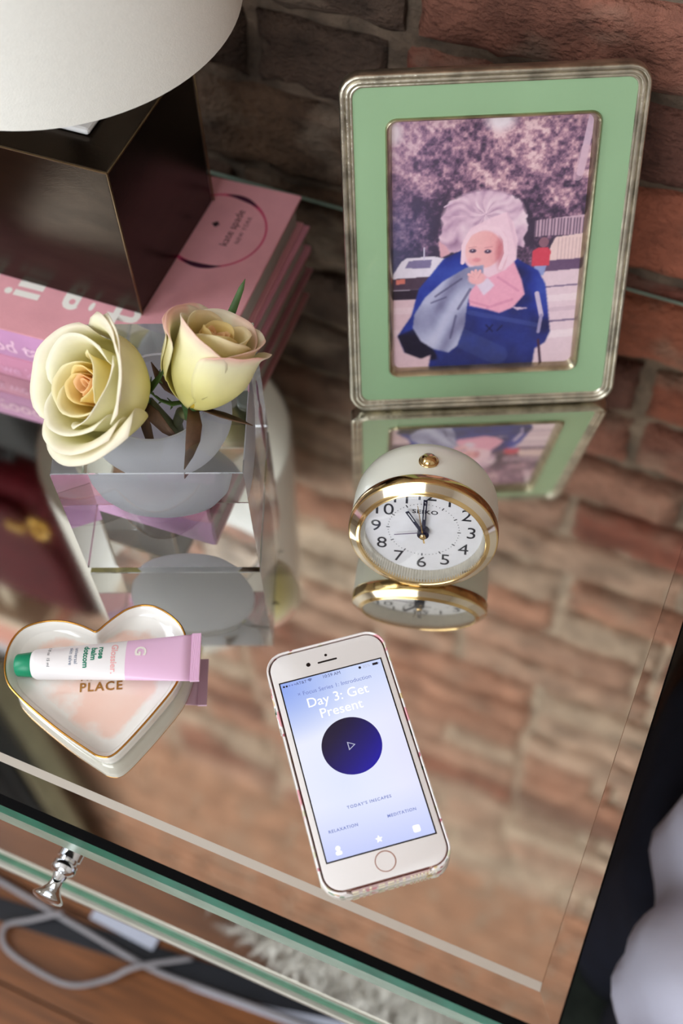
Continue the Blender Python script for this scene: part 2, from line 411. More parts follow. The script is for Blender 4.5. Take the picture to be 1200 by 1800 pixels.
# ------------------------------------------------------------------ books
M_PINKCOVER = mat('pink_cloth_cover', (224, 158, 166), .6, vary=.05, scale=60, bump=.15, bump_scale=900)
M_PINK2 = mat('rose_cloth_cover', (216, 148, 164), .6, vary=.05, scale=60, bump=.15, bump_scale=900)
M_LAV = mat('lavender_spine', (192, 138, 178), .6, vary=.05, scale=60)
M_LAV2 = mat('mauve_spine', (190, 126, 152), .6, vary=.05, scale=60)
M_PAGES = mat('page_block', (186, 176, 168), .9, vary=.25, scale=20, stretch=(1, 1, 60))
M_WHITEINK = mat('white_ink', (238, 232, 224), .6, vary=.02)
M_PALEINK = mat('pale_pink_ink', (226, 184, 206), .6, vary=.02)
M_BLACKINK = mat('black_ink', (42, 28, 34), .6, vary=.02)
M_RINGINK = mat('wine_ring_ink', (206, 70, 110), .6, vary=.3, scale=30)
M_RINGDARK = mat('dark_wine_ink', (70, 22, 52), .6, vary=.3, scale=50)
def book(label, loc, ang, W, D, H, mcover, mspine):
    """spine along the local front (-y) edge; origin at the right back bottom corner"""
    b = thing('hardcover_book', label, 'book', loc, rotz(ang), 'pink books stacked under the lamp'); t = 2.6
    MB().box(-W, 0, -D, 0, H - t, H).build('front_cover', mcover, b, bevel=.6)
    MB().box(-W, 0, -D, 0, 0, t).build('back_cover', mcover, b, bevel=.6)
    MB().box(-W + 4, -4, -D + 3, -4, t + .05, H - t - .05).build('pages', M_PAGES, b)
    mb = MB(); loops = []
    for x in (-W + .3, -.3):
        loops.append([(x, -D + 2.6, .3)] + [(x, -D - 2.2 * math.sin(math.pi * k / 8) - .2, .3 + (H - .6) * k / 8) for k in range(9)] + [(x, -D + 2.6, H - .3)])
    mb.loft(loops, True, True, True); sp = mb.build('spine', mspine, b, smooth=True)
    return b, sp
BA = math.radians(2.8)
book1_h, book2_h = 27.5, 22.3
b2, sp2 = book('rose pink hardcover book with mauve spine at the bottom of the stack', (31.5, -45.5, .05), BA, 206, 176, book2_h, M_PINK2, M_LAV2)
b1, sp1 = book('pink hardcover cookbook with white title, on top of the other under the lamp', (27.5, -46.6, book2_h + .1), BA + .02, 204, 172, book1_h, M_PINKCOVER, M_LAV)
# title on the cover: reads away from the spine, line after line
for xb, wd in ((-166, 'all'), (-132, 'in'), (-98, 'good'), (-61.8, 'taste')):
    lettering(wd, 37, M_WHITEINK, b1, lambda x, y, xb=xb: (xb - y, -144.5 + x, book1_h + .08), align='LEFT', bold=.8, base=True)
ring = MB(); n = 72; l0, l1 = [], []
for i in range(n):
    a = 2 * math.pi * i / n; w = .7 + .9 * max(0, math.cos(2 * a - 2.6)) ** 2
    l0.append((-44 + (34 - w) * math.cos(a), -48 + (34 - w) * math.sin(a), book1_h + .08)); l1.append((-44 + (34 + w) * math.cos(a), -48 + (34 + w) * math.sin(a), book1_h + .08))
ring.loft([l0, l1]).build('cup_ring', M_RINGINK, b1)
for a0, a1 in ((.95, 1.75), (4.3, 5.2)):
    rk = MB(); l0, l1 = [], []
    for i in range(13):
        a = a0 + (a1 - a0) * i / 12; w = 2.0 * math.sin(math.pi * i / 12) + .1
        l0.append((-44 + (34 - w) * math.cos(a), -48 + (34 - w) * math.sin(a), book1_h + .14)); l1.append((-44 + (34 + w) * math.cos(a), -48 + (34 + w) * math.sin(a), book1_h + .14))
    rk.loft([l0, l1], close=False).build('cup_ring_stain', M_RINGDARK, b1)
lettering('kate spade', 8.2, M_BLACKINK, b1, lambda x, y: (-34 - y, -43 + x, book1_h + .1))
lettering('NEW YORK', 4.4, M_BLACKINK, b1, lambda x, y: (-26 - y, -43 + x, book1_h + .1), space=1.2)
sp_ = MB(); loops = []
pts = [(0, 3.4), (.9, 2.2), (2.3, .9), (2.6, -.3), (1.9, -1.2), (.6, -1.0), (.9, -2.2), (-.9, -2.2), (-.6, -1.0), (-1.9, -1.2), (-2.6, -.3), (-2.3, .9), (-.9, 2.2)]
sp_.add([(-46 - y, -43 + x, book1_h + .1) for x, y in pts], [tuple(range(len(pts)))]).build('spade_emblem', M_BLACKINK, b1)
def spine_place(W, D, H, x0):
    def f(x, y):
        z = H / 2 + y; k = z / H
        return (x0 + x, -D - 2.2 * math.sin(math.pi * k) - .45, z)
    return f
lettering('all in good taste', 16.5, M_PALEINK, b1, spine_place(204, 172, book1_h, -150), align='CENTER', bold=.3)
lettering('things we love', 12.5, mat('mauve_ink', (206, 150, 178), .6, vary=.02), b2, spine_place(206, 176, book2_h, -150), align='CENTER', bold=.2)
BOOK_TOP = book2_h + .1 + book1_h

# ------------------------------------------------------------------ table lamp
M_BRONZE = mat('aged_bronze', (62, 53, 45), .26, 1.0, vary=.22, scale=26, stretch=(1, 1, 3), bump=.06, bump_scale=500)
M_BRONZE_EDGE = mat('worn_brass_edge', (112, 94, 68), .35, 1.0, vary=.2, scale=60)
M_SHADE = mat('white_linen_shade', (236, 234, 226), .9, vary=.02, scale=300, bump=.25, bump_scale=1400)
M_WHITEPLASTIC = mat('white_plastic', (232, 230, 228), .35, vary=.01)
BX, LH = 112.5, 118.5
lamp = thing('table_lamp', 'table lamp with bronze metal cube base and white drum shade', 'lamp', (-21.4 - BX / 2 - 3, -187.8 + BX / 2 + 1, BOOK_TOP + .05), rotz(math.radians(2.0)))
h = BX / 2
MB().box(-h + 1.2, h - 1.2, -h + 1.2, h - 1.2, 0, LH - .8).build('base', M_BRONZE, lamp, bevel=1.2)
# worn seams: each a slim bar along an edge of the cube
for (p, q) in [((sx * (h - .8), sy * (h - .8), .8), (sx * (h - .8), sy * (h - .8), LH - .8)) for sx in (-1, 1) for sy in (-1, 1)] + \
              [((-h + .8, s * (h - .8), LH - .8), (h - .8, s * (h - .8), LH - .8)) for s in (-1, 1)] + [((s * (h - .8), -h + .8, LH - .8), (s * (h - .8), h - .8, LH - .8)) for s in (-1, 1)]:
    MB().tube([p, q], .72, 8).build('seam', M_BRONZE_EDGE, lamp, smooth=True)
MB().box(-31.5, 31.5, -31.5, 31.5, LH - .5, LH + 4).build('neck_block', M_WHITEPLASTIC, lamp, bevel=2)
MB().lathe([(6, LH + 3.8), (6, LH + 60), (14, LH + 62), (16, LH + 105), (13, LH + 108)], 24).build('socket', M_BRONZE_EDGE, lamp, smooth=True)
MB().lathe([(12, LH + 108), (14, LH + 118), (28, LH + 148), (30, LH + 165), (24, LH + 184), (10, LH + 194), (0, LH + 195)], 24).build('bulb', M_WHITEPLASTIC, lamp, smooth='all')
# shade centre is at (-91, -111) with the rim 213 above the table
sc_ = lamp.matrix_world.inverted() @ (Vector((-91, -111.5, 212.8)) * S) / S
sh = MB()
for (r0, r1, z0, z1) in ((110.5, 105.5, 0, 208),):
    sh.loft([[(sc_.x + r * math.cos(2 * math.pi * i / 96), sc_.y + r * math.sin(2 * math.pi * i / 96), sc_.z + z) for i in range(96)] for r, z in ((r0 - 1.6, z0), (r0, z0), (r1, z1), (r1 - 1.6, z1), (r0 - 1.6, z0))])
shade = sh.build('shade', M_SHADE, lamp, smooth=True)
for k in range(3):
    a = 2 * math.pi * k / 3 + .4
    MB().tube([(sc_.x + 10 * math.cos(a), sc_.y + 10 * math.sin(a), sc_.z + 200), (sc_.x + 104 * math.cos(a), sc_.y + 104 * math.sin(a), sc_.z + 200)], 1.4, 8).build('spoke', M_CHROME, shade)

# ------------------------------------------------------------------ picture frame
M_FRAMEMETAL = mat('worn_silver_gilt', (186, 180, 164), .3, 1.0, vary=.45, scale=70, bump=.3, bump_scale=300, stretch=(1, 1, 1))
M_GILT = mat('pale_gilt', (172, 164, 138), .3, 1.0, vary=.35, scale=60, bump=.2, bump_scale=300)
M_ENAMEL = mat('green_enamel', (145, 177, 138), .3, vary=.03, scale=14, coat=.35, bump=.03, bump_scale=60)
M_BACK = mat('brown_backing_board', (96, 78, 62), .7, vary=.1)
FY, FT = math.radians(24.8), math.radians(17.5)
U = Vector((math.cos(FY), math.sin(FY), 0)); BK = Vector((-math.sin(FY), math.cos(FY), 0)); V = math.cos(FT) * Vector((0, 0, 1)) + math.sin(FT) * BK; Nn = U.cross(V)
Rf = Matrix((U, V, Nn)).transposed()
fr = thing('picture_frame', 'silver gilt picture frame with green enamel border and a family photograph', 'picture frame', (194.2, -138.3, 3.6), Rf)
FW, FH = 170.2, 219.5
def ring_loops(prof):
    # prof: (inset, radius, height)
    return [[(x, y + FH / 2, z) for x, y, _ in rrect(FW - 2 * i, FH - 2 * i, r, 0)] for i, r, z in prof for z in (z,)]
MB().loft(ring_loops([(1.2, 11, -10), (0, 12, -9), (0, 12, -1.5), (.6, 11.5, -.4), (1.6, 10.5, 0), (2.6, 9.5, -.5), (3.0, 9.2, -1.2), (3.6, 8.7, -.4), (4.6, 8, -.1), (5.4, 7.2, -.6), (5.8, 7, -1.3), (6.4, 6.5, -.9), (7.2, 6, -1.3), (7.6, 5.6, -2.4)])).build('outer_moulding', M_FRAMEMETAL, fr, smooth=True, angle=1.2)
MB().loft(ring_loops([(7.2, 6, -2.0), (12, 5.5, -1.7), (22, 5.5, -1.7), (25.9, 6, -1.9)])).build('enamel_panel', M_ENAMEL, fr, smooth='all')
MB().loft(ring_loops([(25.0, 6.4, -2.2), (25.2, 6.3, -.6), (25.9, 5.8, .1), (26.7, 5.2, -.6), (28.2, 4.6, -4.2), (29.0, 4.2, -7.4)])).build('inner_bead', M_GILT, fr, smooth=True, angle=1.2)
MB().loft(ring_loops([(2, 10, -7.6), (2, 10, -9.8)]), True, True, True).build('backing_board', M_BACK, fr)
# easel strut from the back to the table
wi = Rf.inverted()
foot = wi @ (Vector((194.2, -138.3, 0)) + BK * 115 - Vector((194.2, -138.3, 3.6)) + Vector((0, 0, 1.0)))
st = MB(); top = Vector((0, 150, -10.5))
st.loft([[(top.x - 14, top.y, top.z), (top.x + 14, top.y, top.z), (top.x + 14, top.y, top.z - 2), (top.x - 14, top.y, top.z - 2)],
         [(foot.x - 26, foot.y, foot.z + 1), (foot.x + 26, foot.y, foot.z + 1), (foot.x + 26, foot.y, foot.z - 1), (foot.x - 26, foot.y, foot.z - 1)]], True, True, True)
st.build('easel_strut', M_BACK, fr)

# --- the photograph in the frame: a flat print, painted into colour attributes of a fine grid
def make_print():
    nx, ny = 270, 390
    x0, x1, y0, y1 = -57.4, 57.4, 27.6, 192.0
    uu, vv = np.meshgrid(np.linspace(0, 1, nx), np.linspace(0, 1, ny))       # vv: 0 top
    # working canvas: 620 wide, 830 high
    X = uu * 620 + 240; Y = vv * 830 + 290
    def smooth(a, k=1):
        for _ in range(k):
            p = np.pad(a, 1, mode='edge'); a = (p[1:-1, 1:-1] * 2 + p[:-2, 1:-1] + p[2:, 1:-1] + p[1:-1, :-2] + p[1:-1, 2:]) / 6
        return a
    def noise(s, oct=4, seed=0):
        r = np.random.default_rng(seed); out = np.zeros_like(X); amp = 1; tot = 0
        for o in range(oct):
            g = r.random((int(900 / s * 2 ** o) + 4, int(900 / s * 2 ** o) + 4))
            gx = (X - 200) / s * 2 ** o; gy = (Y - 250) / s * 2 ** o
            ix, iy = gx.astype(int), gy.astype(int); fx, fy = gx - ix, gy - iy
            fx, fy = fx * fx * (3 - 2 * fx), fy * fy * (3 - 2 * fy)
            out += amp * ((g[iy, ix] * (1 - fx) + g[iy, ix + 1] * fx) * (1 - fy) + (g[iy + 1, ix] * (1 - fx) + g[iy + 1, ix + 1] * fx) * fy); tot += amp; amp *= .55
        return out / tot
    def poly(pts, soft=1, wob=0, seed=3):
        px, py = X, Y
        if wob: px = X + (noise(28, 3, seed) - .5) * wob; py = Y + (noise(28, 3, seed + 1) - .5) * wob
        c = np.zeros_like(X, bool)
        for (xa, ya), (xb, yb) in zip(pts, pts[1:] + pts[:1]):
            c ^= ((ya > py) != (yb > py)) & (px < (xb - xa) * (py - ya) / ((yb - ya) or 1e-9) + xa)
        return smooth(c.astype(float), soft)
    def ell(cx, cy, rx, ry, soft=.12):
        d = np.sqrt(((X - cx) / rx) ** 2 + ((Y - cy) / ry) ** 2); return np.clip((1 - d) / soft + .5, 0, 1)
    def line(xa, ya, xb, yb, w):
        t = np.clip(((X - xa) * (xb - xa) + (Y - ya) * (yb - ya)) / ((xb - xa) ** 2 + (yb - ya) ** 2), 0, 1)
        return np.clip((w / 2 - np.hypot(X - xa - t * (xb - xa), Y - ya - t * (yb - ya))) / 2 + .5, 0, 1)
    img = np.zeros((ny, nx, 3))
    def put(mask, c):
        nonlocal img
        c = np.asarray(c, float); img = img * (1 - mask[..., None]) + c * mask[..., None]
    def ramp(t, *cs):
        t = np.clip(t, 0, 1) * (len(cs) - 1); i = np.minimum(t.astype(int), len(cs) - 2); f = (t - i)[..., None]
        cs = np.array(cs, float); return cs[i] * (1 - f) + cs[i + 1] * f
    # foliage
    fine, med = noise(13, 3, 1), noise(60, 3, 2)
    t = (fine - .5) * 1.15 + (med - .5) * 1.2 + .58 - np.clip((Y - 480) / 260, -.3, 1) * .62 - .45 * ell(440, 370, 130, 85, .8) - .2 * ell(600, 610, 230, 90, .8)
    put(np.ones_like(X), ramp(t, (52, 42, 62), (90, 66, 92), (142, 104, 128), (192, 148, 160), (228, 192, 196)))
    left = np.clip((420 - X) / 200, 0, 1) * np.clip((Y - 470) / 140, 0, 1); img = img * (1 - .6 * left[..., None]) + np.array((74, 84, 138.)) * .6 * left[..., None]
    mauve = np.clip((480 - X) / 260, 0, 1) * np.clip((640 - Y) / 200, 0, 1); img = img * (1 - .3 * mauve[..., None]) + np.array((176, 150, 196.)) * .3 * mauve[..., None]
    put(ell(575, 302, 42, 30, .9), (240, 226, 232)); put(ell(252, 330, 24, 30, .9), (232, 214, 220))
    put(line(852, 285, 828, 470, 22) * .9, (206, 176, 196)); put(line(838, 400, 822, 480, 30) * .6, (214, 176, 190))
    # fence, wall, road
    put(poly([(700, 615), (880, 600), (880, 665), (700, 668)]), (198, 164, 180))
    stripes = (np.sin(X * .62) > .1) & (Y > 612) & (Y < 668) & (X > 700); put(smooth(stripes.astype(float)) * .75, (62, 46, 72))
    put(poly([(770, 672), (880, 660), (880, 770), (745, 765), (755, 700)]), (232, 200, 196))
    stripes = (np.sin(X * .55) > .55) & (Y > 675) & (Y < 760) & (X > 770); put(smooth(stripes.astype(float)) * .6, (170, 130, 140))
    put(poly([(690, 752), (880, 745), (880, 790), (690, 795)]), (96, 72, 104))
    put(poly([(690, 790), (880, 780), (880, 1130), (690, 1130)]), (226, 198, 208))
    for yy, hh, c in ((838, 3, (104, 84, 120)), (962, 3.5, (92, 74, 112)), (880, 12, (238, 216, 222)), (920, 8, (208, 178, 192)), (1010, 14, (240, 220, 226))):
        put(((np.abs(Y - yy + (X - 800) * .05) < hh) & (X > 690)).astype(float) * .8, c)
    put(poly([(235, 850), (420, 850), (420, 1130), (235, 1130)]), (216, 182, 190))
    for yy in (905, 985): put((np.abs(Y - yy) < 12).astype(float) * (X < 400) * .5, (232, 206, 212))
    # parked car
    put(poly([(235, 800), (250, 770), (272, 735), (290, 722), (380, 720), (420, 730), (420, 865), (235, 865)]), (224, 214, 228))
    put(poly([(284, 757), (298, 732), (372, 730), (368, 758)]), (118, 108, 148)); put(poly([(240, 792), (420, 786), (420, 828), (240, 832)]), (66, 48, 66))
    put(poly([(254, 794), (286, 793), (286, 810), (254, 811)]), (208, 110, 96)); put(poly([(240, 834), (420, 828), (420, 866), (240, 866)]), (34, 24, 40))
    put(line(347, 690, 347, 730, 4), (206, 196, 220))
    # passer-by in red
    put(poly([(706, 762), (748, 762), (738, 800), (708, 796)]), (140, 152, 202)); put(poly([(697, 716), (716, 704), (746, 704), (757, 718), (754, 766), (698, 766)], 1), (208, 62, 82)); put(ell(732, 688, 16, 17), (132, 88, 104))
    # adult hair, wavy
    hair = np.maximum(ell(535, 600, 132, 88), poly([(395, 590), (440, 535), (640, 540), (672, 600), (680, 650), (660, 700), (400, 712), (388, 680), (405, 640)], 2, 26))
    ang = np.arctan2(Y - 590, X - 540); rad = np.hypot(X - 540, Y - 590)
    gr = np.random.default_rng(77).random((80, 40)); ga = (ang + 3.2) * 7 + np.sin(rad * .06) * .9; gb = rad / 40
    ia, ib = ga.astype(int), gb.astype(int); fa, fb = ga - ia, gb - ib
    w = ((gr[ia, ib] * (1 - fa) + gr[ia + 1, ib] * fa) * (1 - fb) + (gr[ia, ib + 1] * (1 - fa) + gr[ia + 1, ib + 1] * fa) * fb - .5) * 2.6
    hc = ramp(.68 + .22 * w + (noise(24, 2, 11) - .5) * .25 - np.clip((Y - 600) / 200, 0, 1) * .3, (96, 66, 92), (166, 128, 158), (214, 178, 198), (240, 216, 224))
    img = img * (1 - hair[..., None]) + hc * hair[..., None]
    put(line(410, 560, 432, 548, 5), (214, 184, 206)); put(poly([(392, 668), (420, 690), (432, 712), (400, 728)], 2), (216, 160, 172))
    # blue jacket and carrier
    jk = poly([(470, 702), (410, 730), (375, 775), (330, 830), (305, 925), (258, 996), (282, 1058), (338, 1084), (372, 1070), (362, 1130), (722, 1130), (728, 1062), (762, 1040), (776, 1000), (760, 900), (748, 830), (720, 782), (650, 740), (560, 716)], 2)
    jc = ramp(.62 + (noise(90, 3, 21) - .5) * .9 - np.clip((Y - 940) / 260, 0, 1) * .35 - .5 * poly([(258, 996), (340, 960), (400, 1090), (300, 1090)], 6), (16, 14, 34), (20, 26, 78), (28, 46, 142), (52, 78, 176))
    img = img * (1 - jk[..., None]) + jc * jk[..., None]
    put(poly([(486, 905), (690, 910), (735, 960), (722, 1130), (372, 1130), (400, 1060), (470, 1040)], 3) * .55, (24, 36, 104))
    put(line(500, 920, 730, 975, 16) * .25, (90, 110, 180)); put(line(470, 1010, 600, 1080, 70) * .2, (90, 110, 160))
    for (xa, ya, xb, yb) in ((558, 968, 580, 992), (580, 968, 560, 992), (596, 990, 612, 972)): put(line(xa, ya, xb, yb, 5) * .8, (10, 12, 48))
    # baby: body, hood, face
    put(poly([(500, 772), (560, 762), (640, 748), (668, 812), (682, 862), (645, 908), (600, 926), (560, 912), (500, 896), (488, 830)], 2), (236, 162, 186))
    for (xa, ya, xb, yb, wd) in ((560, 905, 640, 880, 10), (590, 800, 660, 850, 8), (500, 880, 560, 900, 8)): put(line(xa, ya, xb, yb, wd) * .35, (196, 112, 148))
    put(poly([(468, 730), (472, 672), (495, 632), (560, 600), (606, 584), (632, 622), (648, 680), (646, 742), (612, 776), (560, 800), (500, 770)], 2), (238, 200, 214))
    put(line(612, 590, 645, 700, 10) * .3, (206, 160, 184))
    fc = ell(538, 704, 60, 62, .12)
    shade_ = ramp(.5 + (X - 540) / -200 + .1, (206, 118, 128), (236, 168, 170), (244, 190, 188)); img = img * (1 - fc[..., None]) + shade_ * fc[..., None]
    put(ell(596, 716, 16, 50, .9) * .6, (186, 92, 104))
    for (xa, ya), (xb, yb) in zip(((472, 745), (474, 688), (494, 648), (540, 630), (584, 640), (606, 672), (612, 720)), ((474, 688), (494, 648), (540, 630), (584, 640), (606, 672), (612, 720), (596, 768))): put(line(xa, ya, xb, yb, 13), (242, 206, 218))
    for cx, cy in ((504, 707), (553, 711)): put(ell(cx, cy, 11, 6.5, .5), (66, 50, 78)); put(ell(cx - 1, cy - 2, 2.5, 2, .6), (210, 196, 214))
    for cx, cy in ((503, 695), (554, 697)): put(line(cx - 12, cy + 1, cx + 12, cy - 1, 3) * .45, (176, 104, 116))
    put(ell(518, 738, 13, 7, .8) * .5, (206, 104, 118)); put(ell(500, 742, 16, 12, .9) * .35, (240, 150, 160))
    # blanket held to the mouth
    bl = poly([(540, 756), (486, 762), (410, 806), (350, 862), (316, 918), (310, 968), (338, 1018), (380, 1048), (432, 1064), (462, 1040), (486, 965), (490, 905), (500, 845), (542, 792)], 2)
    fold = np.sin((X * .6 + Y * .8) * .045 + np.sin(X * .03) * 1.5)
    bc = ramp(.55 + fold * .28 + (noise(80, 3, 31) - .5) * .5, (88, 84, 120), (136, 138, 172), (172, 174, 204), (196, 196, 220)); img = img * (1 - bl[..., None]) + bc * bl[..., None]
    for (xa, ya, xb, yb, wd) in ((385, 858, 470, 800, 7), (500, 838, 462, 905, 9), (455, 930, 438, 1010, 8), (372, 880, 420, 862, 6)): put(line(xa, ya, xb, yb, wd) * .6, (62, 60, 96))
    # sleeve cuff, hand and fingers
    put(poly([(520, 822), (556, 800), (580, 828), (546, 862)], 2), (226, 206, 226)); put(ell(520, 800, 28, 22, .3), (238, 172, 176))
    for k, (xa, ya) in enumerate(((494, 786), (504, 778), (516, 774), (530, 776))): put(line(520, 800, xa, ya, 10), (240, 178, 180)); put(line(xa + 4, ya + 6, 515 + k * 3, 800, 2) * .4, (196, 110, 126))
    put(poly([(640, 905), (700, 912), (660, 918)], 1), (206, 180, 206))
    put(line(722, 862, 742, 940, 15), (198, 182, 208)); put(line(742, 940, 736, 1000, 11), (150, 140, 180)); put(line(738, 1030, 752, 1125, 9), (58, 34, 56))
    # gentle print haze
    img = img * .90 + np.array((212, 180, 196.)) * .09
    img += (noise(9, 2, 51)[..., None] - .5) * 8
    img = np.clip(img, 0, 255) / 255
    linimg = np.where(img <= .04045, img / 12.92, ((img + .055) / 1.055) ** 2.4)
    co = np.stack([x0 + uu * (x1 - x0), y1 - vv * (y1 - y0), np.full_like(uu, -6.4)], -1).reshape(-1, 3) * S
    idx = np.arange(nx * ny).reshape(ny, nx)
    q = np.stack([idx[1:, :-1], idx[1:, 1:], idx[:-1, 1:], idx[:-1, :-1]], -1).reshape(-1, 4)
    me = bpy.data.meshes.new('photograph')
    me.vertices.add(nx * ny); me.vertices.foreach_set('co', co.ravel())
    me.loops.add(q.size); me.loops.foreach_set('vertex_index', q.ravel().astype(np.int32))
    me.polygons.add(len(q)); me.polygons.foreach_set('loop_start', (np.arange(len(q)) * 4).astype(np.int32))
    me.update(calc_edges=True)
    at = me.attributes.new('print', 'FLOAT_COLOR', 'POINT')
    at.data.foreach_set('color', np.concatenate([linimg.reshape(-1, 3), np.ones((nx * ny, 1))], 1).ravel().astype(np.float32))
    return me
pm = make_print(); pm.materials.append(mat('photo_print', (200, 160, 170), .3, attr='print', coat=.25))
po = bpy.data.objects.new('photograph', pm); COL.objects.link(po); po.parent = fr
po['label'] = 'faded pink colour photograph of an adult carrying a baby in a hood'

# ------------------------------------------------------------------ alarm clock
M_CLOCKWHITE = mat('ivory_plastic', (226, 226, 214), .35, vary=.01, coat=.15)
M_GOLD = mat('polished_gold', (206, 176, 124), .12, 1.0, vary=.03)
M_PALEGOLD = mat('polished_pale_gold', (216, 204, 186), .07, 1.0, vary=.02)
M_DIAL = mat('silver_white_dial', (232, 230, 232), .4, vary=.02, scale=200)
M_DIALRIB = mat('pearl_dial_ring', (232, 226, 210), .3, .3, vary=.05, scale=300)
M_INK = mat('clock_black_ink', (24, 22, 34), .4, vary=.05)
M_HAND = mat('navy_black_hand', (18, 16, 44), .25, vary=.05)
def clear_glass(name, strength=.06, tint=(1, 1, 1, 1)):
    m = bpy.data.materials.new(name); m.use_nodes = True; nt = m.node_tree; nt.nodes.remove(nt.nodes['Principled BSDF'])
    out = nt.nodes['Material Output']; tr = nt.nodes.new('ShaderNodeBsdfTransparent'); gl = nt.nodes.new('ShaderNodeBsdfGlossy')
    tr.inputs[0].default_value = tint; gl.inputs['Roughness'].default_value = .03
    fz = nt.nodes.new('ShaderNodeFresnel'); fz.inputs[0].default_value = 1.35; mx = nt.nodes.new('ShaderNodeMixShader')
    nt.links.new(fz.outputs[0], mx.inputs[0]); nt.links.new(tr.outputs[0], mx.inputs[1]); nt.links.new(gl.outputs[0], mx.inputs[2]); nt.links.new(mx.outputs[0], out.inputs[0])
    return m
CY, CT, CR = math.radians(16.1), math.radians(12.8), 42.8
cn = Vector((math.sin(CY) * math.cos(CT), -math.cos(CY) * math.cos(CT), math.sin(CT))); cv = Vector((-math.sin(CY) * math.sin(CT), math.cos(CY) * math.sin(CT), math.cos(CT))); cu = cv.cross(cn)
Rc = Matrix((cu, cv, cn)).transposed()
clk = thing('alarm_clock', 'round ivory alarm clock with gold bezel on the mirrored top', 'clock', (202.37, -268.69, 43.74), Rc)
MB().lathe([(0, -41), (24, -41), (34, -39.5), (39, -36), (41.3, -30), (42.0, -24), (42.2, -6.2), (41, -6.0)], 96).build('body', M_CLOCKWHITE, clk, smooth=True)
bz = MB().lathe([(41.5, -7.0), (42.6, -6.6), (42.9, -5.8), (42.9, -1.0), (42.5, -.2), (41.8, .2), (38.2, 2.6), (36.9, 3.3), (36.5, 3.8), (36.0, 4.0), (35.6, 3.7), (35.4, 3.0), (35.2, .5)], 120, cap0=False, cap1=False)
bz.m = [1 if (120 * 5 <= k < 120 * 6) else 0 for k in range(len(bz.f))]
bz.build('bezel', [M_GOLD, M_PALEGOLD], clk, smooth=True, angle=.55)
rib = MB(); loops = []
nrib = 260
for k, (r, z) in enumerate(((35.3, 2.6), (33.9, -5.8))):
    loops.append([((r + (.45 if i % 2 else -.2)) * math.cos(2 * math.pi * i / nrib), (r + (.45 if i % 2 else -.2)) * math.sin(2 * math.pi * i / nrib), z) for i in range(nrib)])
rib.loft(loops).build('dial_ring', M_DIALRIB, clk)
dial = MB().lathe([(34.2, -5.9), (34.2, -6.0)], 96).build('dial', M_DIAL, clk)
DZ = -5.75
def on_dial(cx, cy, kx=1.0): return lambda x, y: (cx + x * kx, cy + y, DZ)
for hnum in range(1, 13):
    a = math.radians(90 - 30 * hnum)
    lettering(str(hnum), 12.6, M_INK, dial, on_dial(27.4 * math.cos(a), 27.4 * math.sin(a), 1.05), name='numeral', res=4)
for k in range(60):
    a = 2 * math.pi * k / 60; r = .55 if k % 5 == 0 else .22
    mb = MB()
    if k % 5 == 0:
        c, s = math.cos(a), math.sin(a); mb.add([(c * p - s * q, s * p + c * q, DZ) for p, q in ((19.4, -.3), (21.4, -.3), (21.4, .3), (19.4, .3))], [(0, 1, 2, 3)])
        mb.build('hour_tick', M_INK, dial)
dots = MB()
for k in range(60):
    if k % 5:
        a = 2 * math.pi * k / 60; cx, cy = 20.4 * math.cos(a), 20.4 * math.sin(a)
        dots.add([(cx + .27 * math.cos(q), cy + .27 * math.sin(q), DZ) for q in np.arange(8) * math.pi / 4], [tuple(range(8))])
tag(dots.build('minute_dots', M_INK, dial), kind='stuff')
lettering('SEIKO', 4.1, M_INK, dial, on_dial(.3, 14.2, 1.25), name='lettering', bold=.09, space=1.1)
def hand(name, ang, l0, l1, w0, w1, z, m, thick=.5, slot=None):
    a = math.radians(90 - ang); c, s = math.cos(a), math.sin(a)
    def P(p, q, zz): return (c * p - s * q, s * p + c * q, zz)
    mb = MB()
    if slot:
        s0, s1, sw = slot
        o = [(l0, -w0 / 2), (l1, -w1 / 2), (l1, w1 / 2), (l0, w0 / 2)]; i = [(s0, -sw / 2), (s1, -sw / 2), (s1, sw / 2), (s0, sw / 2)]
        mb.loft([[P(*p, z) for p in i], [P(*p, z) for p in o], [P(*p, z + thick) for p in o], [P(*p, z + thick) for p in i], [P(*p, z) for p in i]])
    else:
        o = [(l0, -w0 / 2), (l1, -w1 / 2), (l1, w1 / 2), (l0, w0 / 2)]
        mb.loft([[P(*p, z) for p in o], [P(*p, z + thick) for p in o]], True, True, True)
    return mb.build(name, m, clk)
hand('alarm_hand', 258, 0, 17, .5, .4, -3.6, mat('purple_hand', (104, 84, 112), .4, vary=.05), .3)
hand('hour_hand', 329.5, -2, 19.3, 1.9, 2.1, -2.8, M_HAND, .5, (10.5, 18.1, .8))
hand('minute_hand', 0.5, -2, 27.5, 2.0, 2.3, -2.0, M_HAND, .5, (12, 26.2, .75))
hand('second_hand', 350.5, -6.0, 24, 1.0, .35, -1.0, M_GOLD, .3)
MB().lathe([(0, -5.8), (3.4, -5.8), (3.4, -1.4), (2.2, -1.2), (2.2, -.3), (1.4, .3), (0, .4)], 32).build('hand_hub', M_HAND, clk, smooth=True)
MB().lathe([(0, -.4), (1.9, -.4), (1.9, .5), (1.2, 1.0), (0, 1.1)], 32).build('hub_cap', M_GOLD, clk, smooth=True)
cr = MB(); cr.lathe([(35.6, 3.2), (34.0, 4.2), (29, 5.3), (20, 6.4), (10, 6.9), (0, 7.0)], 96, cap0=False, cap1=True)
cr.build('crystal', clear_glass('clock_crystal'), clk, smooth='all')
bt = MB().lathe([(5.6, -1.5), (5.6, .6), (5.2, 1.0), (4.6, 1.1), (4.5, 1.8), (3.6, 3.2), (2.0, 4.0), (0, 4.2)], 36, 'Z')
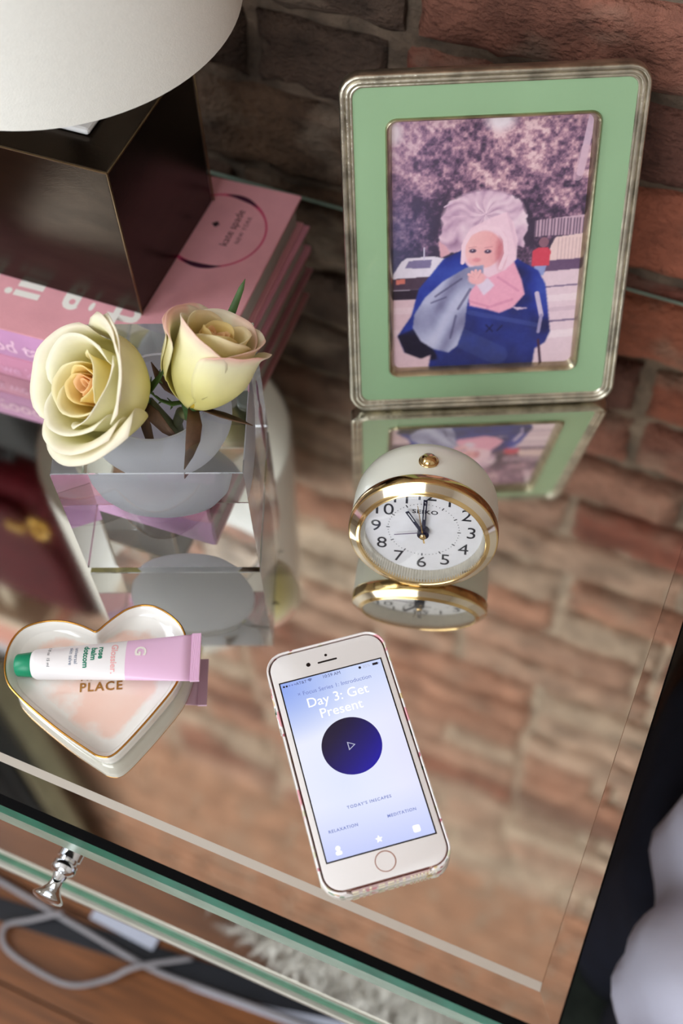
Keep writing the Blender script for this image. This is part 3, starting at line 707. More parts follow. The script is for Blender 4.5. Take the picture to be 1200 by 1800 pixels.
bt.v = [(x, z + 41.9, -y - 18.0) for x, y, z in bt.v]
bt.build('alarm_button', M_GOLD, clk, smooth=True, angle=.9)
for sx in (-1, 1):
    fo = MB().lathe([(3.2, 0), (3.2, 3)], 16); f0 = Rc.inverted() @ (Vector((202.37 + sx * 16 * cu.x, -268.69 + sx * 16 * cu.y, 0)) + BK * 0 - Vector((202.37, -268.69, 43.74)) + Vector((0, 12, 0)))
    dn = Rc.inverted() @ Vector((0, 0, 1)); ax = dn; bx = Vector((1, 0, 0)).cross(ax).normalized(); by = ax.cross(bx)
    fo.v = [tuple(f0 + bx * x + by * y + ax * (z * 2.2 + .2)) for x, y, z in fo.v]
    fo.build('foot', M_GOLD, clk, smooth=True)

# ------------------------------------------------------------------ smartphone
M_WHITEGLASS = mat('white_phone_glass', (234, 230, 228), .12, vary=.005, coat=.5)
M_ROSEGOLD = mat('rose_gold', (206, 168, 158), .25, .9, vary=.03)
M_BLACKSPOT = mat('black_lens', (10, 10, 12), .15, vary=.05)
def floral(name):
    m = bpy.data.materials.new(name); m.use_nodes = True; nt = m.node_tree; L = nt.links; b = nt.nodes['Principled BSDF']; N = nt.nodes.new
    tc = N('ShaderNodeTexCoord'); nz = N('ShaderNodeTexNoise'); nz.inputs['Scale'].default_value = 90; L.new(tc.outputs['Object'], nz.inputs['Vector'])
    ad = N('ShaderNodeVectorMath'); ad.operation = 'MULTIPLY_ADD'; L.new(nz.outputs['Color'], ad.inputs[0]); ad.inputs[1].default_value = (.008, .008, .008); L.new(tc.outputs['Object'], ad.inputs[2])
    cur = None; base = rgba((238, 232, 230))
    for (sc, r, c, thr) in ((62, .4, (226, 146, 156), .30), (95, .3, (40, 120, 84), .20), (75, .3, (216, 190, 132), .20), (130, .3, (176, 60, 80), .17), (110, .3, (212, 214, 180), .24)):
        vo = N('ShaderNodeTexVoronoi'); vo.inputs['Scale'].default_value = sc; vo.inputs['Randomness'].default_value = 1
        mp = N('ShaderNodeMapping'); mp.inputs['Location'].default_value = (sc * .013, sc * .007, 0); L.new(ad.outputs[0], mp.inputs[0]); L.new(mp.outputs[0], vo.inputs['Vector'])
        mr = N('ShaderNodeMapRange'); mr.inputs[1].default_value = thr; mr.inputs[2].default_value = thr - .04; mr.inputs[3].default_value = 0; mr.inputs[4].default_value = .9; L.new(vo.outputs['Distance'], mr.inputs[0])
        mx = N('ShaderNodeMix'); mx.data_type = 'RGBA'; L.new(mr.outputs[0], mx.inputs[0]); mx.inputs[7].default_value = rgba(c)
        if cur is None: mx.inputs[6].default_value = base
        else: L.new(cur, mx.inputs[6])
        cur = mx.outputs[2]
    L.new(cur, b.inputs['Base Color']); b.inputs['Roughness'].default_value = .25; b.inputs['Coat Weight'].default_value = .4
    return m
M_FLORAL = floral('floral_case_print')
PA = 0.66687
ph = thing('smartphone', 'white smartphone in a floral case showing a meditation screen', 'phone', (211.607, -392.205, 0), rotz(PA))
SZ = 9.0
def lp(w, h, r, z, cy=0): return rrect(w, h, r, z, 8, 0, cy, 12)
PW, PH_ = 67.1, 138.3; PCY = .6
MB().loft([lp(PW - 2, PH_ - 2, 9.5, 1.6, PCY), lp(PW, PH_, 10, 3.4, PCY), lp(PW, PH_, 10, 7.0, PCY), lp(PW - 1.2, PH_ - 1.2, 9.6, 8.2, PCY)], True, True, True).build('body', M_ROSEGOLD, ph, smooth=True)
MB().loft([lp(PW - 1.2, PH_ - 1.2, 9.6, 8.2, PCY), lp(PW - 1.6, PH_ - 1.6, 9.4, 8.6, PCY), lp(PW - 3.0, PH_ - 3.0, 8.8, 8.85, PCY)], True, True, True).build('front_glass', M_WHITEGLASS, ph, smooth=True)
# case: shallow tray, side walls with a lip, open strip at the bottom end
CW, CH = PW + 3.2, PH_ + 3.4
cs = MB(); cs.loft([lp(CW - 3, CH - 3, 10.5, 0.0, PCY), lp(CW - .6, CH - .6, 11.2, 1.0, PCY), lp(CW, CH, 11.5, 2.6, PCY), lp(CW, CH, 11.5, 7.0, PCY), lp(CW - .5, CH - .5, 11.2, 8.8, PCY), lp(CW - 1.6, CH - 1.6, 10.6, 9.1, PCY), lp(PW + .5, PH_ + .5, 10.2, 8.6, PCY), lp(PW + .3, PH_ + .3, 10.1, 1.4, PCY)], True, True, True)
# cut-out at the speaker end: lower the wall there
YB0 = PCY - CH / 2
cs.v = [(x, y, min(z, 3.0) if (y < YB0 + 4 and abs(x) < 22) else z) for x, y, z in cs.v]
case = cs.build('case', M_FLORAL, ph, smooth=True); case['label'] = 'white floral protective case'
M_CLEARTRIM = mat('clear_cream_trim', (240, 232, 206), .2, vary=.1, scale=200, coat=.5)
for k, x in enumerate((-19, -14.5, -11, -5, 0, 3.5, 7)):
    w = 3.4 if k in (0, 3, 4) else 1.4
    MB().box(x - w / 2, x + w / 2, YB0 + .1, YB0 + 1.2, 5.4, 6.6).build('port_highlight', M_CLEARTRIM, case)
    MB().box(x - w / 2, x + w / 2, YB0 - .15, YB0 + .4, 2.2, 3.2).build('port_highlight', M_CLEARTRIM, case)
for k in range(8):
    for z in (6.0, 2.7):
        MB().box(11 + k * 1.9 - .5, 11 + k * 1.9 + .5, YB0 - .1, YB0 + .9, z - .5, z + .5).build('speaker_hole', M_CLEARTRIM, case)
MB().box(-21, 21, YB0 + .7, YB0 + 1.1, 3.3, 7.9).build('clear_window', mat('rose_clear_plastic', (206, 172, 172), .2, vary=.1, coat=.5), case)
# display with its own light
def screen_mesh():
    nx, ny = 30, 52; vs, fs, cols = [], [], []
    for j in range(ny + 1):
        for i in range(nx + 1):
            u, v = i / nx, 1 - j / ny                                     # v: 0 top
            vs.append(((u - .5) * 58.5, (.5 - v) * 104.05, SZ - .02))
            blue = np.array((142, 168, 238.)); white = np.array((232, 236, 254.)); lav = np.array((222, 222, 252.)); low = np.array((196, 206, 250.))
            kt = max(0, 1 - v / .34) * .8; white = white * (1 - kt) + np.array((192, 208, 246.)) * kt
            k = max(0, 1 - math.hypot(u * .9, (v - .04) * 1.9) / .62); c = white * (1 - k) + blue * k
            k2 = max(0, (u - .55) / .45) * max(0, 1 - abs(v - .55) / .6) * .7; c = c * (1 - k2) + lav * k2
            k3 = max(0, (v - .72) / .28); c = c * (1 - k3) + low * k3
            k4 = max(0, 1 - math.hypot((u - .35) * 2, (v - .62) * 3)) * .35; c = c * (1 - k4) + np.array((205, 218, 250.)) * k4
            cols.append((*lin(c), 1))
    for j in range(ny):
        for i in range(nx):
            a = j * (nx + 1) + i; fs.append((a, a + 1, a + nx + 2, a + nx + 1))
    o = MB().add(vs, fs).build('screen', emit('screen_glow', (220, 226, 250), 1.02, attr='glow'), ph, smooth='all')
    at = o.data.attributes.new('glow', 'FLOAT_COLOR', 'POINT'); at.data.foreach_set('color', np.array(cols, np.float32).ravel())
    return o
MB().box(-30, 30, -52.8, 52.8, 8.7, SZ - .05).build('screen_border', M_BLACKSPOT, ph)
scr = screen_mesh()
E_WHITE = emit('screen_white', (252, 253, 255), 1.25); E_INK = emit('screen_ink', (62, 70, 128), .9); E_BLUE = emit('screen_blue_text', (120, 136, 206), .9); E_DARK = emit('screen_dark_mark', (14, 14, 34), .8); E_PALE = emit('screen_pale_text', (196, 200, 226), .9)
def on_scr(cx, cy, dz=.02): return lambda x, y: (cx + x, cy + y, SZ + dz)
lettering('10:59 AM', 2.7, E_INK, scr, on_scr(0, 50.0))
lettering('AT&T', 2.5, E_INK, scr, on_scr(-17.5, 49.9))
for k in range(5):
    MB().lathe([(.62 if k < 2 else .5, SZ), (.6 if k < 2 else .48, SZ + .03)], 12).build('signal_dot', E_DARK if k < 2 else E_BLUE, scr, loc=None).location = Vector((-27.6 + k * 1.6, 49.9, 0)) * S
for k, r in enumerate((.5, 1.1, 1.7)):
    mb = MB(); l0, l1 = [], []
    for i in range(9):
        a = math.pi / 4 + math.pi / 2 * i / 8; l0.append((-12.5 + (r - .2) * math.cos(a), 49.2 + (r - .2) * math.sin(a), SZ + .02)); l1.append((-12.5 + (r + .2) * math.cos(a), 49.2 + (r + .2) * math.sin(a), SZ + .02))
    mb.loft([l0, l1], close=False).build('wifi_arc', E_INK, scr)
lettering('85%', 2.5, E_PALE, scr, on_scr(20.5, 49.9))
MB().lathe([(.8, SZ), (.75, SZ + .03)], 12).build('alarm_mark', E_DARK, scr).location = Vector((16.6, 49.9, 0)) * S
MB().box(24.0, 27.2, 49.2, 50.6, SZ, SZ + .03).build('battery_mark', E_DARK, scr)
MB().box(27.4, 27.8, 49.6, 50.2, SZ, SZ + .03).build('battery_tip', E_BLUE, scr)
lettering('\u00d7 Focus Series 1: Introduction', 3.5, E_BLUE, scr, on_scr(0, 43.2))
lettering('Day 3: Get', 8.0, E_WHITE, scr, on_scr(0, 36.5))
lettering('Present', 8.0, E_WHITE, scr, on_scr(0, 28.6))
disc = MB(); n = 64; vs, fs = [(0, 0, 0)], []
for r in (6, 11, 16.6):
    vs += [(r * math.cos(2 * math.pi * i / n), r * math.sin(2 * math.pi * i / n), 0) for i in range(n)]
fs += [(0, 1 + i, 1 + (i + 1) % n) for i in range(n)]
for k in range(2): fs += [(1 + k * n + i, 1 + (k + 1) * n + i, 1 + (k + 1) * n + (i + 1) % n, 1 + k * n + (i + 1) % n) for i in range(n)]
disc.add([(x, y + 6.2, SZ + .02) for x, y, z in vs], fs)
pd = disc.build('play_disc', emit('disc_navy', (12, 4, 80), .9, attr='glow'), scr)
cols = []
for x, y, z in vs:
    t = min(1, max(0, (x * .62 - y * .78) / 30 + .45)); cols.append((*lin(np.array((12, 4, 44.)) * (1 - t) + np.array((10, 4, 168.)) * t), 1))
at = pd.data.attributes.new('glow', 'FLOAT_COLOR', 'POINT'); at.data.foreach_set('color', np.array(cols, np.float32).ravel())
tri = [(-1.9, 2.5), (2.3, 0), (-1.9, -2.5)]; tin = [(-1.45, 1.75), (1.5, 0), (-1.45, -1.75)]
MB().loft([[(x - .2, y + 6.4, SZ + .05) for x, y in tin], [(x - .2, y + 6.4, SZ + .05) for x, y in tri]]).build('play_triangle', E_PALE, scr)
lettering("TODAY'S INSCAPES", 2.3, E_BLUE, scr, on_scr(.5, -26.8), space=1.25, bold=.05)
lettering('RELAXATION', 2.3, E_BLUE, scr, on_scr(-16.5, -37.0), space=1.2, bold=.05)
lettering('MEDITATION', 2.3, E_BLUE, scr, on_scr(15.5, -37.0), space=1.2, bold=.05)
MB().lathe([(1.3, SZ), (1.25, SZ + .03)], 16).build('profile_icon_head', E_WHITE, scr).location = Vector((-22, -46.4, 0)) * S
MB().loft([rrect(3.4, 2.2, 1, SZ + .02, 4, -22, -48.9)], cap1=True).build('profile_icon_body', E_WHITE, scr)
star = [((2.1 if i % 2 == 0 else .95) * math.sin(math.pi * i / 5), (2.1 if i % 2 == 0 else .95) * math.cos(math.pi * i / 5) - 47.4, SZ + .02) for i in range(10)]
MB().add(star + [(0, -47.4, SZ + .02)], [(i, (i + 1) % 10, 10) for i in range(10)]).build('star_icon', E_WHITE, scr)
MB().loft([rrect(3.8, 3.8, .8, SZ + .02, 4, 20.5, -47.3)], cap1=True).build('calendar_icon', E_WHITE, scr)
# hardware on the glass
G = 8.87
def disc_at(name, x, y, r, m, z=G): 
    o = MB().lathe([(r, 0), (r * .98, .05)], 24).build(name, m, ph); o.location = Vector((x, y, z)) * S; return o
disc_at('front_camera', -11.0, 59.6, 1.25, M_BLACKSPOT); disc_at('sensor', 0, 62.8, .8, M_BLACKSPOT)
MB().loft([rrect(11.4, 1.1, .5, G - .05, 4, 0, 59.2), rrect(11.3, 1.0, .5, G + .06, 4, 0, 59.2)], True, True, True).build('earpiece', M_BLACKSPOT, ph)
hb = MB(); hb.lathe([(5.55, -.1), (5.6, .1), (5.3, .14), (5.1, .1), (5.0, -.05)], 48, cap0=False, cap1=False)
hbo = hb.build('home_button_ring', M_ROSEGOLD, ph, smooth=True); hbo.location = Vector((0, -59.4, G)) * S
disc_at('home_button', 0, -59.4, 5.0, M_WHITEGLASS, G - .03)
for yy in (44, 32):
    MB().box(-CW / 2 - .5, -CW / 2 + .3, yy - 4, yy + 4, 4.2, 6.4).build('side_button', M_FLORAL, case, bevel=.3)

# ------------------------------------------------------------------ heart dish
M_PORCELAIN = mat('white_porcelain', (238, 236, 230), .12, vary=.01, coat=.5)
M_GILTRIM = mat('gold_rim', (196, 142, 66), .2, 1.0, vary=.1, scale=50)
heart_pts = [(46.3, -381.6), (49.2, -374.5), (53.0, -366.5), (56.5, -361.2), (62.5, -356.4), (70.7, -354.2), (80.8, -355.7), (90.3, -359.8), (97.2, -366.8), (102.6, -378.1), (104.5, -394.3), (101.4, -412.2), (96.9, -430.3), (93.6, -441.0), (91.2, -445.4), (88.4, -447.2), (84.5, -448.0), (79.9, -447.6), (59.9, -443.8), (38.4, -438.2), (22.4, -433.0), (13.7, -428.0), (7.1, -419.2), (3.4, -407.4), (5.3, -396.2), (13.9, -387.9), (24.5, -383.2), (35.0, -381.7), (42.5, -381.9)]
def smooth_closed(pts, n_each=4, keep=0):
    out = []; N = len(pts)
    for i in range(N):
        p0, p1, p2, p3 = (Vector(pts[(i + k) % N]) for k in (-1, 0, 1, 2))
        for k in range(n_each):
            t = k / n_each
            out.append(.5 * ((2 * p1) + (-p0 + p2) * t + (2 * p0 - 5 * p1 + 4 * p2 - p3) * t * t + (-p0 + 3 * p1 - 3 * p2 + p3) * t ** 3))
    return out
hc = Vector((56, -403)); HP = [p - hc for p in smooth_closed(heart_pts)]
nH = len(HP)
def hloop(inset, z):
    k = 1 - inset / 46
    return [(p.x * k - .6 * (1 - k) * 0, p.y * k, z) for p in HP]
dish = thing('heart_dish', 'heart shaped white porcelain trinket dish with gold rim and pink wash', 'dish', (hc.x, hc.y, 0))
HT = 15.0
def cap_loop(mb, loop):
    o = len(mb.v); c = (sum(p[0] for p in loop) / len(loop), sum(p[1] for p in loop) / len(loop), loop[0][2])
    mb.add(loop + [c], [(i, (i + 1) % len(loop), len(loop)) for i in range(len(loop))])
db = MB(); db.loft([hloop(2.2, 0.0), hloop(1.9, .3), hloop(1.3, 4), hloop(.6, 10), hloop(0, HT - .6), hloop(.4, HT), hloop(1.2, HT - .3), hloop(2.6, 12), hloop(5, 9.0), hloop(9, 6.8), hloop(14, 5.8)])
cap_loop(db, hloop(2.2, 0.0)); cap_loop(db, hloop(14, 5.8))
db.build('bowl', M_PORCELAIN, dish, smooth=True, angle=1.1)
rimp = [Vector(p) for p in hloop(.55, HT + .15)]
MB().tube(rimp + [rimp[0]], .62, 8, caps=False).build('gold_rim', M_GILTRIM, dish, smooth='all')
# pink watercolour wash printed on the floor of the dish
def wash_mesh():
    m = bpy.data.materials.new('pink_watercolour'); m.use_nodes = True; nt = m.node_tree; b = nt.nodes['Principled BSDF']; L = nt.links; N = nt.nodes.new
    a = N('ShaderNodeAttribute'); a.attribute_name = 'wash'
    tc = N('ShaderNodeTexCoord'); n1 = N('ShaderNodeTexNoise'); n1.inputs['Scale'].default_value = 55; n1.inputs['Detail'].default_value = 6; L.new(tc.outputs['Object'], n1.inputs['Vector'])
    s = N('ShaderNodeMath'); s.operation = 'MULTIPLY_ADD'; L.new(n1.outputs['Fac'], s.inputs[0]); s.inputs[1].default_value = .55; L.new(a.outputs['Fac'], s.inputs[2])
    r = N('ShaderNodeMapRange'); r.inputs[1].default_value = .62; r.inputs[2].default_value = .74; L.new(s.outputs[0], r.inputs[0])
    n2 = N('ShaderNodeTexNoise'); n2.inputs['Scale'].default_value = 28; n2.inputs['Detail'].default_value = 3; L.new(tc.outputs['Object'], n2.inputs['Vector'])
    r2 = N('ShaderNodeMapRange'); r2.inputs[1].default_value = .3; r2.inputs[2].default_value = .75; r2.inputs[3].default_value = .45; r2.inputs[4].default_value = 1; L.new(n2.outputs['Fac'], r2.inputs[0])
    mu = N('ShaderNodeMath'); mu.operation = 'MULTIPLY'; L.new(r.outputs[0], mu.inputs[0]); L.new(r2.outputs[0], mu.inputs[1])
    mx = N('ShaderNodeMix'); mx.data_type = 'RGBA'; L.new(mu.outputs[0], mx.inputs[0]); mx.inputs[6].default_value = rgba((238, 236, 230)); mx.inputs[7].default_value = rgba((240, 200, 184))
    L.new(mx.outputs[2], b.inputs['Base Color']); b.inputs['Roughness'].default_value = .12; b.inputs['Coat Weight'].default_value = .5
    mb = MB(); rings = [hloop(5, 9.15), hloop(9, 6.95), hloop(14, 5.95)] + [hloop(q, 5.92) for q in (20, 27, 34, 41)]
    mb.loft(rings, True, False, True)
    o = mb.build('watercolour_wash', m, dish, smooth='all')
    vals = []
    lv = [.12, .27, .42, .45, .45, .45, .45]
    for k in range(len(rings)): vals += [lv[k]] * nH
    at = o.data.attributes.new('wash', 'FLOAT', 'POINT'); at.data.foreach_set('value', np.array(vals[:len(o.data.vertices)], np.float32))
wash_mesh()
M_GOLDINK = mat('gold_lettering', (176, 126, 62), .3, .5, vary=.05)
TA = math.atan2(10.7, 20.3) - .02
def on_dish(cx, cy, ang): 
    c, s = math.cos(ang), math.sin(ang)
    return lambda x, y: (cx - hc.x + c * x - s * y, cy - hc.y + s * x + c * y, 6.2)
lettering('PLACE', 7.6, M_GOLDINK, dish, on_dish(62.0, -408.4, TA), bold=.14, space=1.18)
lettering('in its', 7.2, M_GOLDINK, dish, on_dish(58.6, -402.6, TA), bold=.1, space=1.5)

# ------------------------------------------------------------------ balm tube resting across the dish
M_TUBEWHITE = mat('white_tube', (236, 232, 232), .3, vary=.01, coat=.2)
M_TUBEPINK = mat('lilac_tube', (230, 188, 218), .3, vary=.01, coat=.2)
M_CAP = mat('green_cap', (20, 138, 98), .35, vary=.04)
M_GREENINK = mat('green_ink', (30, 128, 100), .5, vary=.02); M_PINKINK = mat('pink_ink', (240, 178, 178), .5, vary=.02); M_BLUEINK = mat('slate_ink', (90, 110, 140), .5, vary=.02); M_GREYINK = mat('dark_grey_ink', (70, 74, 84), .5, vary=.02)
tl = Vector((13.66, -417.46, 13.2)); tr_ = Vector((109.69, -374.33, 17.0)); tx = (tr_ - tl).normalized(); TL = (tr_ - tl).length
ty = Vector((0, 0, 1)).cross(tx).normalized(); tz = tx.cross(ty)
tube = thing('lip_balm_tube', 'white and lilac lip balm tube with green cap lying across the dish', 'tube', tl, Matrix((tx, ty, tz)).transposed())
cap = MB(); nr = 40; loops = []
for x, r in ((0, 5.0), (.5, 5.9), (1.2, 6.3), (9.6, 7.1), (9.9, 7.0)):
    loops.append([(x, (r + (.12 if (i % 2 and .6 < x < 9.7) else 0)) * math.cos(2 * math.pi * i / nr), (r + (.12 if (i % 2 and .6 < x < 9.7) else 0)) * math.sin(2 * math.pi * i / nr)) for i in range(nr)])
cap.loft(loops, True, True, True).build('cap', M_CAP, tube, smooth=True)
def tube_section(x):
    k = max(0, min(1, (x - 12.5) / (TL - 5 - 12.5))); k2 = k ** 1.15
    w = 8.7 * (1 - k) + 14.6 * k; hgt = 8.5 * (1 - k2) ** .9 + .7 * k2
    if x < 12.5: f = (x - 9.9) / 2.6; f = .84 + .16 * math.sin(math.pi / 2 * max(0, f)); w *= f; hgt *= f
    return w, hgt
def tube_drop(x):   # the flattened end lies lower relative to the axis of the round end
    return 0.0
def tube_loop(x, n=36):
    w, h = tube_section(x); return [(x, w * math.cos(2 * math.pi * i / n), h * math.sin(2 * math.pi * i / n) + tube_drop(x)) for i in range(n)]
XP = 63.5
MB().loft([tube_loop(x) for x in (9.9, 10.4, 11.2, 12.5, 20, 28, 36, 44, 52, 58, XP)], True, True, False).build('white_barrel', M_TUBEWHITE, tube, smooth='all')
MB().loft([tube_loop(x) for x in (XP, 70, 78, 86, 94, TL - 5)], True, False, True).build('lilac_barrel', M_TUBEPINK, tube, smooth='all')
cr_ = MB(); loops = []
for k in range(23):
    x = TL - 5.2 + 5.2 * k / 22; w = 14.7; t = .75 + (.18 if k % 2 else 0); loops.append([(x, -w, -t), (x, w, -t), (x, w, t), (x, -w, t)])
cr_.loft(loops, True, True, True).build('crimped_end', M_TUBEPINK, tube)
def on_tube(xc, yc, dz=.12):
    # text runs across the tube: reading direction -y, top of letters towards the crimp (+x)
    def f(x, y):
        X = xc + y; Y = yc - x; w, h = tube_section(X); q = max(-.98, min(.98, Y / w))
        return (X, Y, h * math.sqrt(1 - q * q) + dz)
    return f
def fine(body, size, m, xc, yc, **kw):
    return lettering(body, size, m, tube, on_tube(xc, yc), **kw)
fine('Glossier.', 5.0, M_PINKINK, 57.0, -.6, bold=.1)
fine('rose', 4.3, M_GREENINK, 49.8, 2.9, bold=.14); fine('balm', 4.3, M_GREENINK, 45.6, 2.2, bold=.14); fine('dotcom', 4.3, M_GREENINK, 41.4, .6, bold=.14)
fine('universal', 2.9, M_BLUEINK, 36.0, 1.2); fine('skin salve', 2.9, M_BLUEINK, 33.0, 1.0)
fine('.5 fl oz  15 ml', 2.3, M_GREYINK, 20.5, 1.2)
lettering('G', 8.6, M_WHITEINK, tube, on_tube(71.5, 3.6, .16), bold=.25)

# ------------------------------------------------------------------ acrylic cube vase
def acrylic():
    m = mat('clear_acrylic', (250, 252, 252), .0, trans=1.0, ior=1.49, spec=.5); return m
M_ACRYL = acrylic()
def frosted():
    m = bpy.data.materials.new('frosted_acrylic'); m.use_nodes = True; nt = m.node_tree; L = nt.links; N = nt.nodes.new
    nt.nodes.remove(nt.nodes['Principled BSDF']); out = nt.nodes['Material Output']
    d = N('ShaderNodeBsdfDiffuse'); t = N('ShaderNodeBsdfTranslucent'); mx = N('ShaderNodeMixShader'); mx.inputs[0].default_value = .4
    n = N('ShaderNodeTexNoise'); n.inputs['Scale'].default_value = 30; tc = N('ShaderNodeTexCoord'); L.new(tc.outputs['Object'], n.inputs['Vector'])
    cr = N('ShaderNodeMix'); cr.data_type = 'RGBA'; cr.inputs[6].default_value = rgba((226, 228, 238)); cr.inputs[7].default_value = rgba((240, 241, 246)); L.new(n.outputs['Fac'], cr.inputs[0])
    L.new(cr.outputs[2], d.inputs[0]); L.new(cr.outputs[2], t.inputs[0]); L.new(d.outputs[0], mx.inputs[1]); L.new(t.outputs[0], mx.inputs[2]); L.new(mx.outputs[0], out.inputs[0])
    return m
M_FROST = frosted()
VW, VD, VH, VZ = 104.0, 106.0, 103.7, 3.0; VA = .39126
vc = Vector((63.21 - math.sin(VA) * VD / 2, -321.88 + math.cos(VA) * VD / 2, 0))
vase = thing('acrylic_vase', 'clear acrylic cube vase with a frosted round bowl inside', 'vase', vc, rotz(VA))
vb = MB(); n = 64
sq = lambda z, e=0.: [(( VW / 2 - e) * px, (VD / 2 - e) * py, z) for px, py in
    [(max(-1, min(1, 1.4142 * math.cos(a))) if True else 0, max(-1, min(1, 1.4142 * math.sin(a)))) for a in [2 * math.pi * (i + .0) / n for i in range(n)]]]
circ = lambda r, z: [(r * math.cos(2 * math.pi * i / n), r * math.sin(2 * math.pi * i / n), z) for i in range(n)]
vb.loft([sq(VZ, .5), sq(VZ + .5), sq(VH - .5), sq(VH, .5), circ(30.5, VH)], True, True, False, 0)
prof = [(30.5, VH), (29.6, VH - .8), (29.6, VH - 5), (35, VH - 9), (39, VH - 17), (41, VH - 27), (40.6, VH - 37), (37.5, VH - 49), (31, VH - 59), (21, VH - 66), (10, VH - 69), (0, VH - 69.6)]
vb.loft([circ(max(r, .05), z) for r, z in prof], True, False, True, 1)
vo = vb.build('block', [M_ACRYL, M_FROST], vase, smooth=True, angle=.6)
for sx in (-1, 1):
    for sy in (-1, 1):
        fo = MB().lathe([(6.2, 0), (6.6, 1), (6.2, 2.4), (5.6, VZ - .05)], 24).build('bumper_foot', mat('clear_rubber', (206, 212, 204), .25, trans=.6, vary=.02), vase, smooth=True)
        fo.location = Vector((sx * 43, sy * 43, 0)) * S

# ------------------------------------------------------------------ roses
def petal_mat(name):
    m = bpy.data.materials.new(name); m.use_nodes = True; nt = m.node_tree; L = nt.links; N = nt.nodes.new; b = nt.nodes['Principled BSDF']
    a = N('ShaderNodeAttribute'); a.attribute_name = 'petal'
    tc = N('ShaderNodeTexCoord'); n = N('ShaderNodeTexNoise'); n.inputs['Scale'].default_value = 60; n.inputs['Detail'].default_value = 4; L.new(tc.outputs['Object'], n.inputs['Vector'])
    r = N('ShaderNodeMapRange'); r.inputs[1].default_value = .3; r.inputs[2].default_value = .7; r.inputs[3].default_value = .95; r.inputs[4].default_value = 1.05; L.new(n.outputs['Fac'], r.inputs[0])
    s = N('ShaderNodeVectorMath'); s.operation = 'SCALE'; L.new(a.outputs['Color'], s.inputs[0]); L.new(r.outputs[0], s.inputs['Scale'])
    L.new(s.outputs[0], b.inputs['Base Color']); b.inputs['Roughness'].default_value = .6; b.inputs['Specular IOR Level'].default_value = .25
    t = N('ShaderNodeBsdfTranslucent'); L.new(s.outputs[0], t.inputs[0]); mx = N('ShaderNodeMixShader'); mx.inputs[0].default_value = .3
    L.new(b.outputs[0], mx.inputs[1]); L.new(t.outputs[0], mx.inputs[2]); L.new(mx.outputs[0], nt.nodes['Material Output'].inputs[0])
    return m
M_PETAL = petal_mat('yellow_cream_petal')
M_SEPAL = mat('brown_green_sepal', (92, 66, 48), .6, vary=.35, scale=120)
M_SEPALG = mat('green_sepal', (64, 92, 44), .6, vary=.3, scale=120)
M_STEM = mat('rose_stem', (98, 100, 62), .55, vary=.2, scale=90)
def petal(parent, th, r0, H, w, flare, curl, tuck, ring, rbase=5, droop=0, seed=0, blush=0., wave=1.0):
    ns_, nt_ = 16, 16; vs, fs, cols = [], [], []
    for j in range(nt_ + 1):
        t = j / nt_
        for i in range(ns_ + 1):
            s = -1 + 2 * i / ns_
            wt = w * (.55 + .45 * math.sin(math.pi / 2 * min(1, t * 1.5)))
            top = 1 - .10 * abs(s) ** 2.6 + .05 * max(0, 1 - abs(s) * 2.2) * flare / 10 + .012 * wave * mnoise.noise(Vector((s * 2.2 + seed, seed * 1.7, 0))) * 2
            if t > .8: wt *= 1 - .28 * ((t - .8) / .2) ** 2
            z = H * t * (top if t > .3 else 1)
            R = rbase + (r0 - rbase) * math.sin(math.pi / 2 * min(1, t / .62)) ** .75
            f = max(0, (t - .55) / .45); R += flare * f ** 1.8
            c = max(0, (t - .86) / .14); R += curl * c; z -= curl * .55 * c * c
            R += tuck * s * (.4 + .6 * t) + .5 * wave * mnoise.noise(Vector((s * 2 + seed * 3, t * 3, seed)))
            z -= droop * t * t
            a = th + s * wt
            vs.append((R * math.cos(a), R * math.sin(a), z))
            core = np.array((248, 186, 112.)); yel = np.array((250, 224, 122.)); crm = np.array((250, 242, 198.)); wht = np.array((249, 244, 226.))
            if ring < 2: c0, c1 = np.array((250, 170, 70.)), np.array((254, 206, 140.))
            elif ring < 4: c0, c1 = np.array((252, 200, 70.)), np.array((254, 230, 150.))
            elif ring < 7: c0, c1 = np.array((252, 220, 84.)), np.array((255, 246, 196.))
            else: c0, c1 = np.array((252, 244, 160.)), np.array((255, 251, 228.))
            k = min(1, max(0, (t - .25) / .7)) ** 1.1; cc = c0 * (1 - k) + c1 * k
            edge = max(0, (t - .9) / .1) * .5 + max(0, (abs(s) - .88) / .12) * .2; cc = cc * (1 - edge * .4) + np.array((252, 240, 224.)) * edge * .4
            if blush: bl = blush * max(0, (t - .82) / .18) * (1 if s * (1 if seed % 2 else -1) > -.2 else .2); cc = cc * (1 - bl) + np.array((244, 150, 140.)) * bl
            cols.append((*lin(cc), 1))
    for j in range(nt_):
        for i in range(ns_):
            a = j * (ns_ + 1) + i; fs.append((a, a + 1, a + ns_ + 2, a + ns_ + 1))
    o = MB().add(vs, fs).build('petal', M_PETAL, parent, smooth='all')
    at = o.data.attributes.new('petal', 'FLOAT_COLOR', 'POINT'); at.data.foreach_set('color', np.array(cols, np.float32).ravel())
    md = o.modifiers.new('thickness', 'SOLIDIFY'); md.thickness = .45 * S; md.offset = 0
    return o
def frame_from_axis(axis, twist):
    z = Vector(axis).normalized(); x = Vector((0, 0, 1)).cross(z); x = x.normalized() if x.length > .01 else Vector((1, 0, 0)); y = z.cross(x)
    return Matrix((x, y, z)).transposed() @ Matrix.Rotation(twist, 3, 'Z')
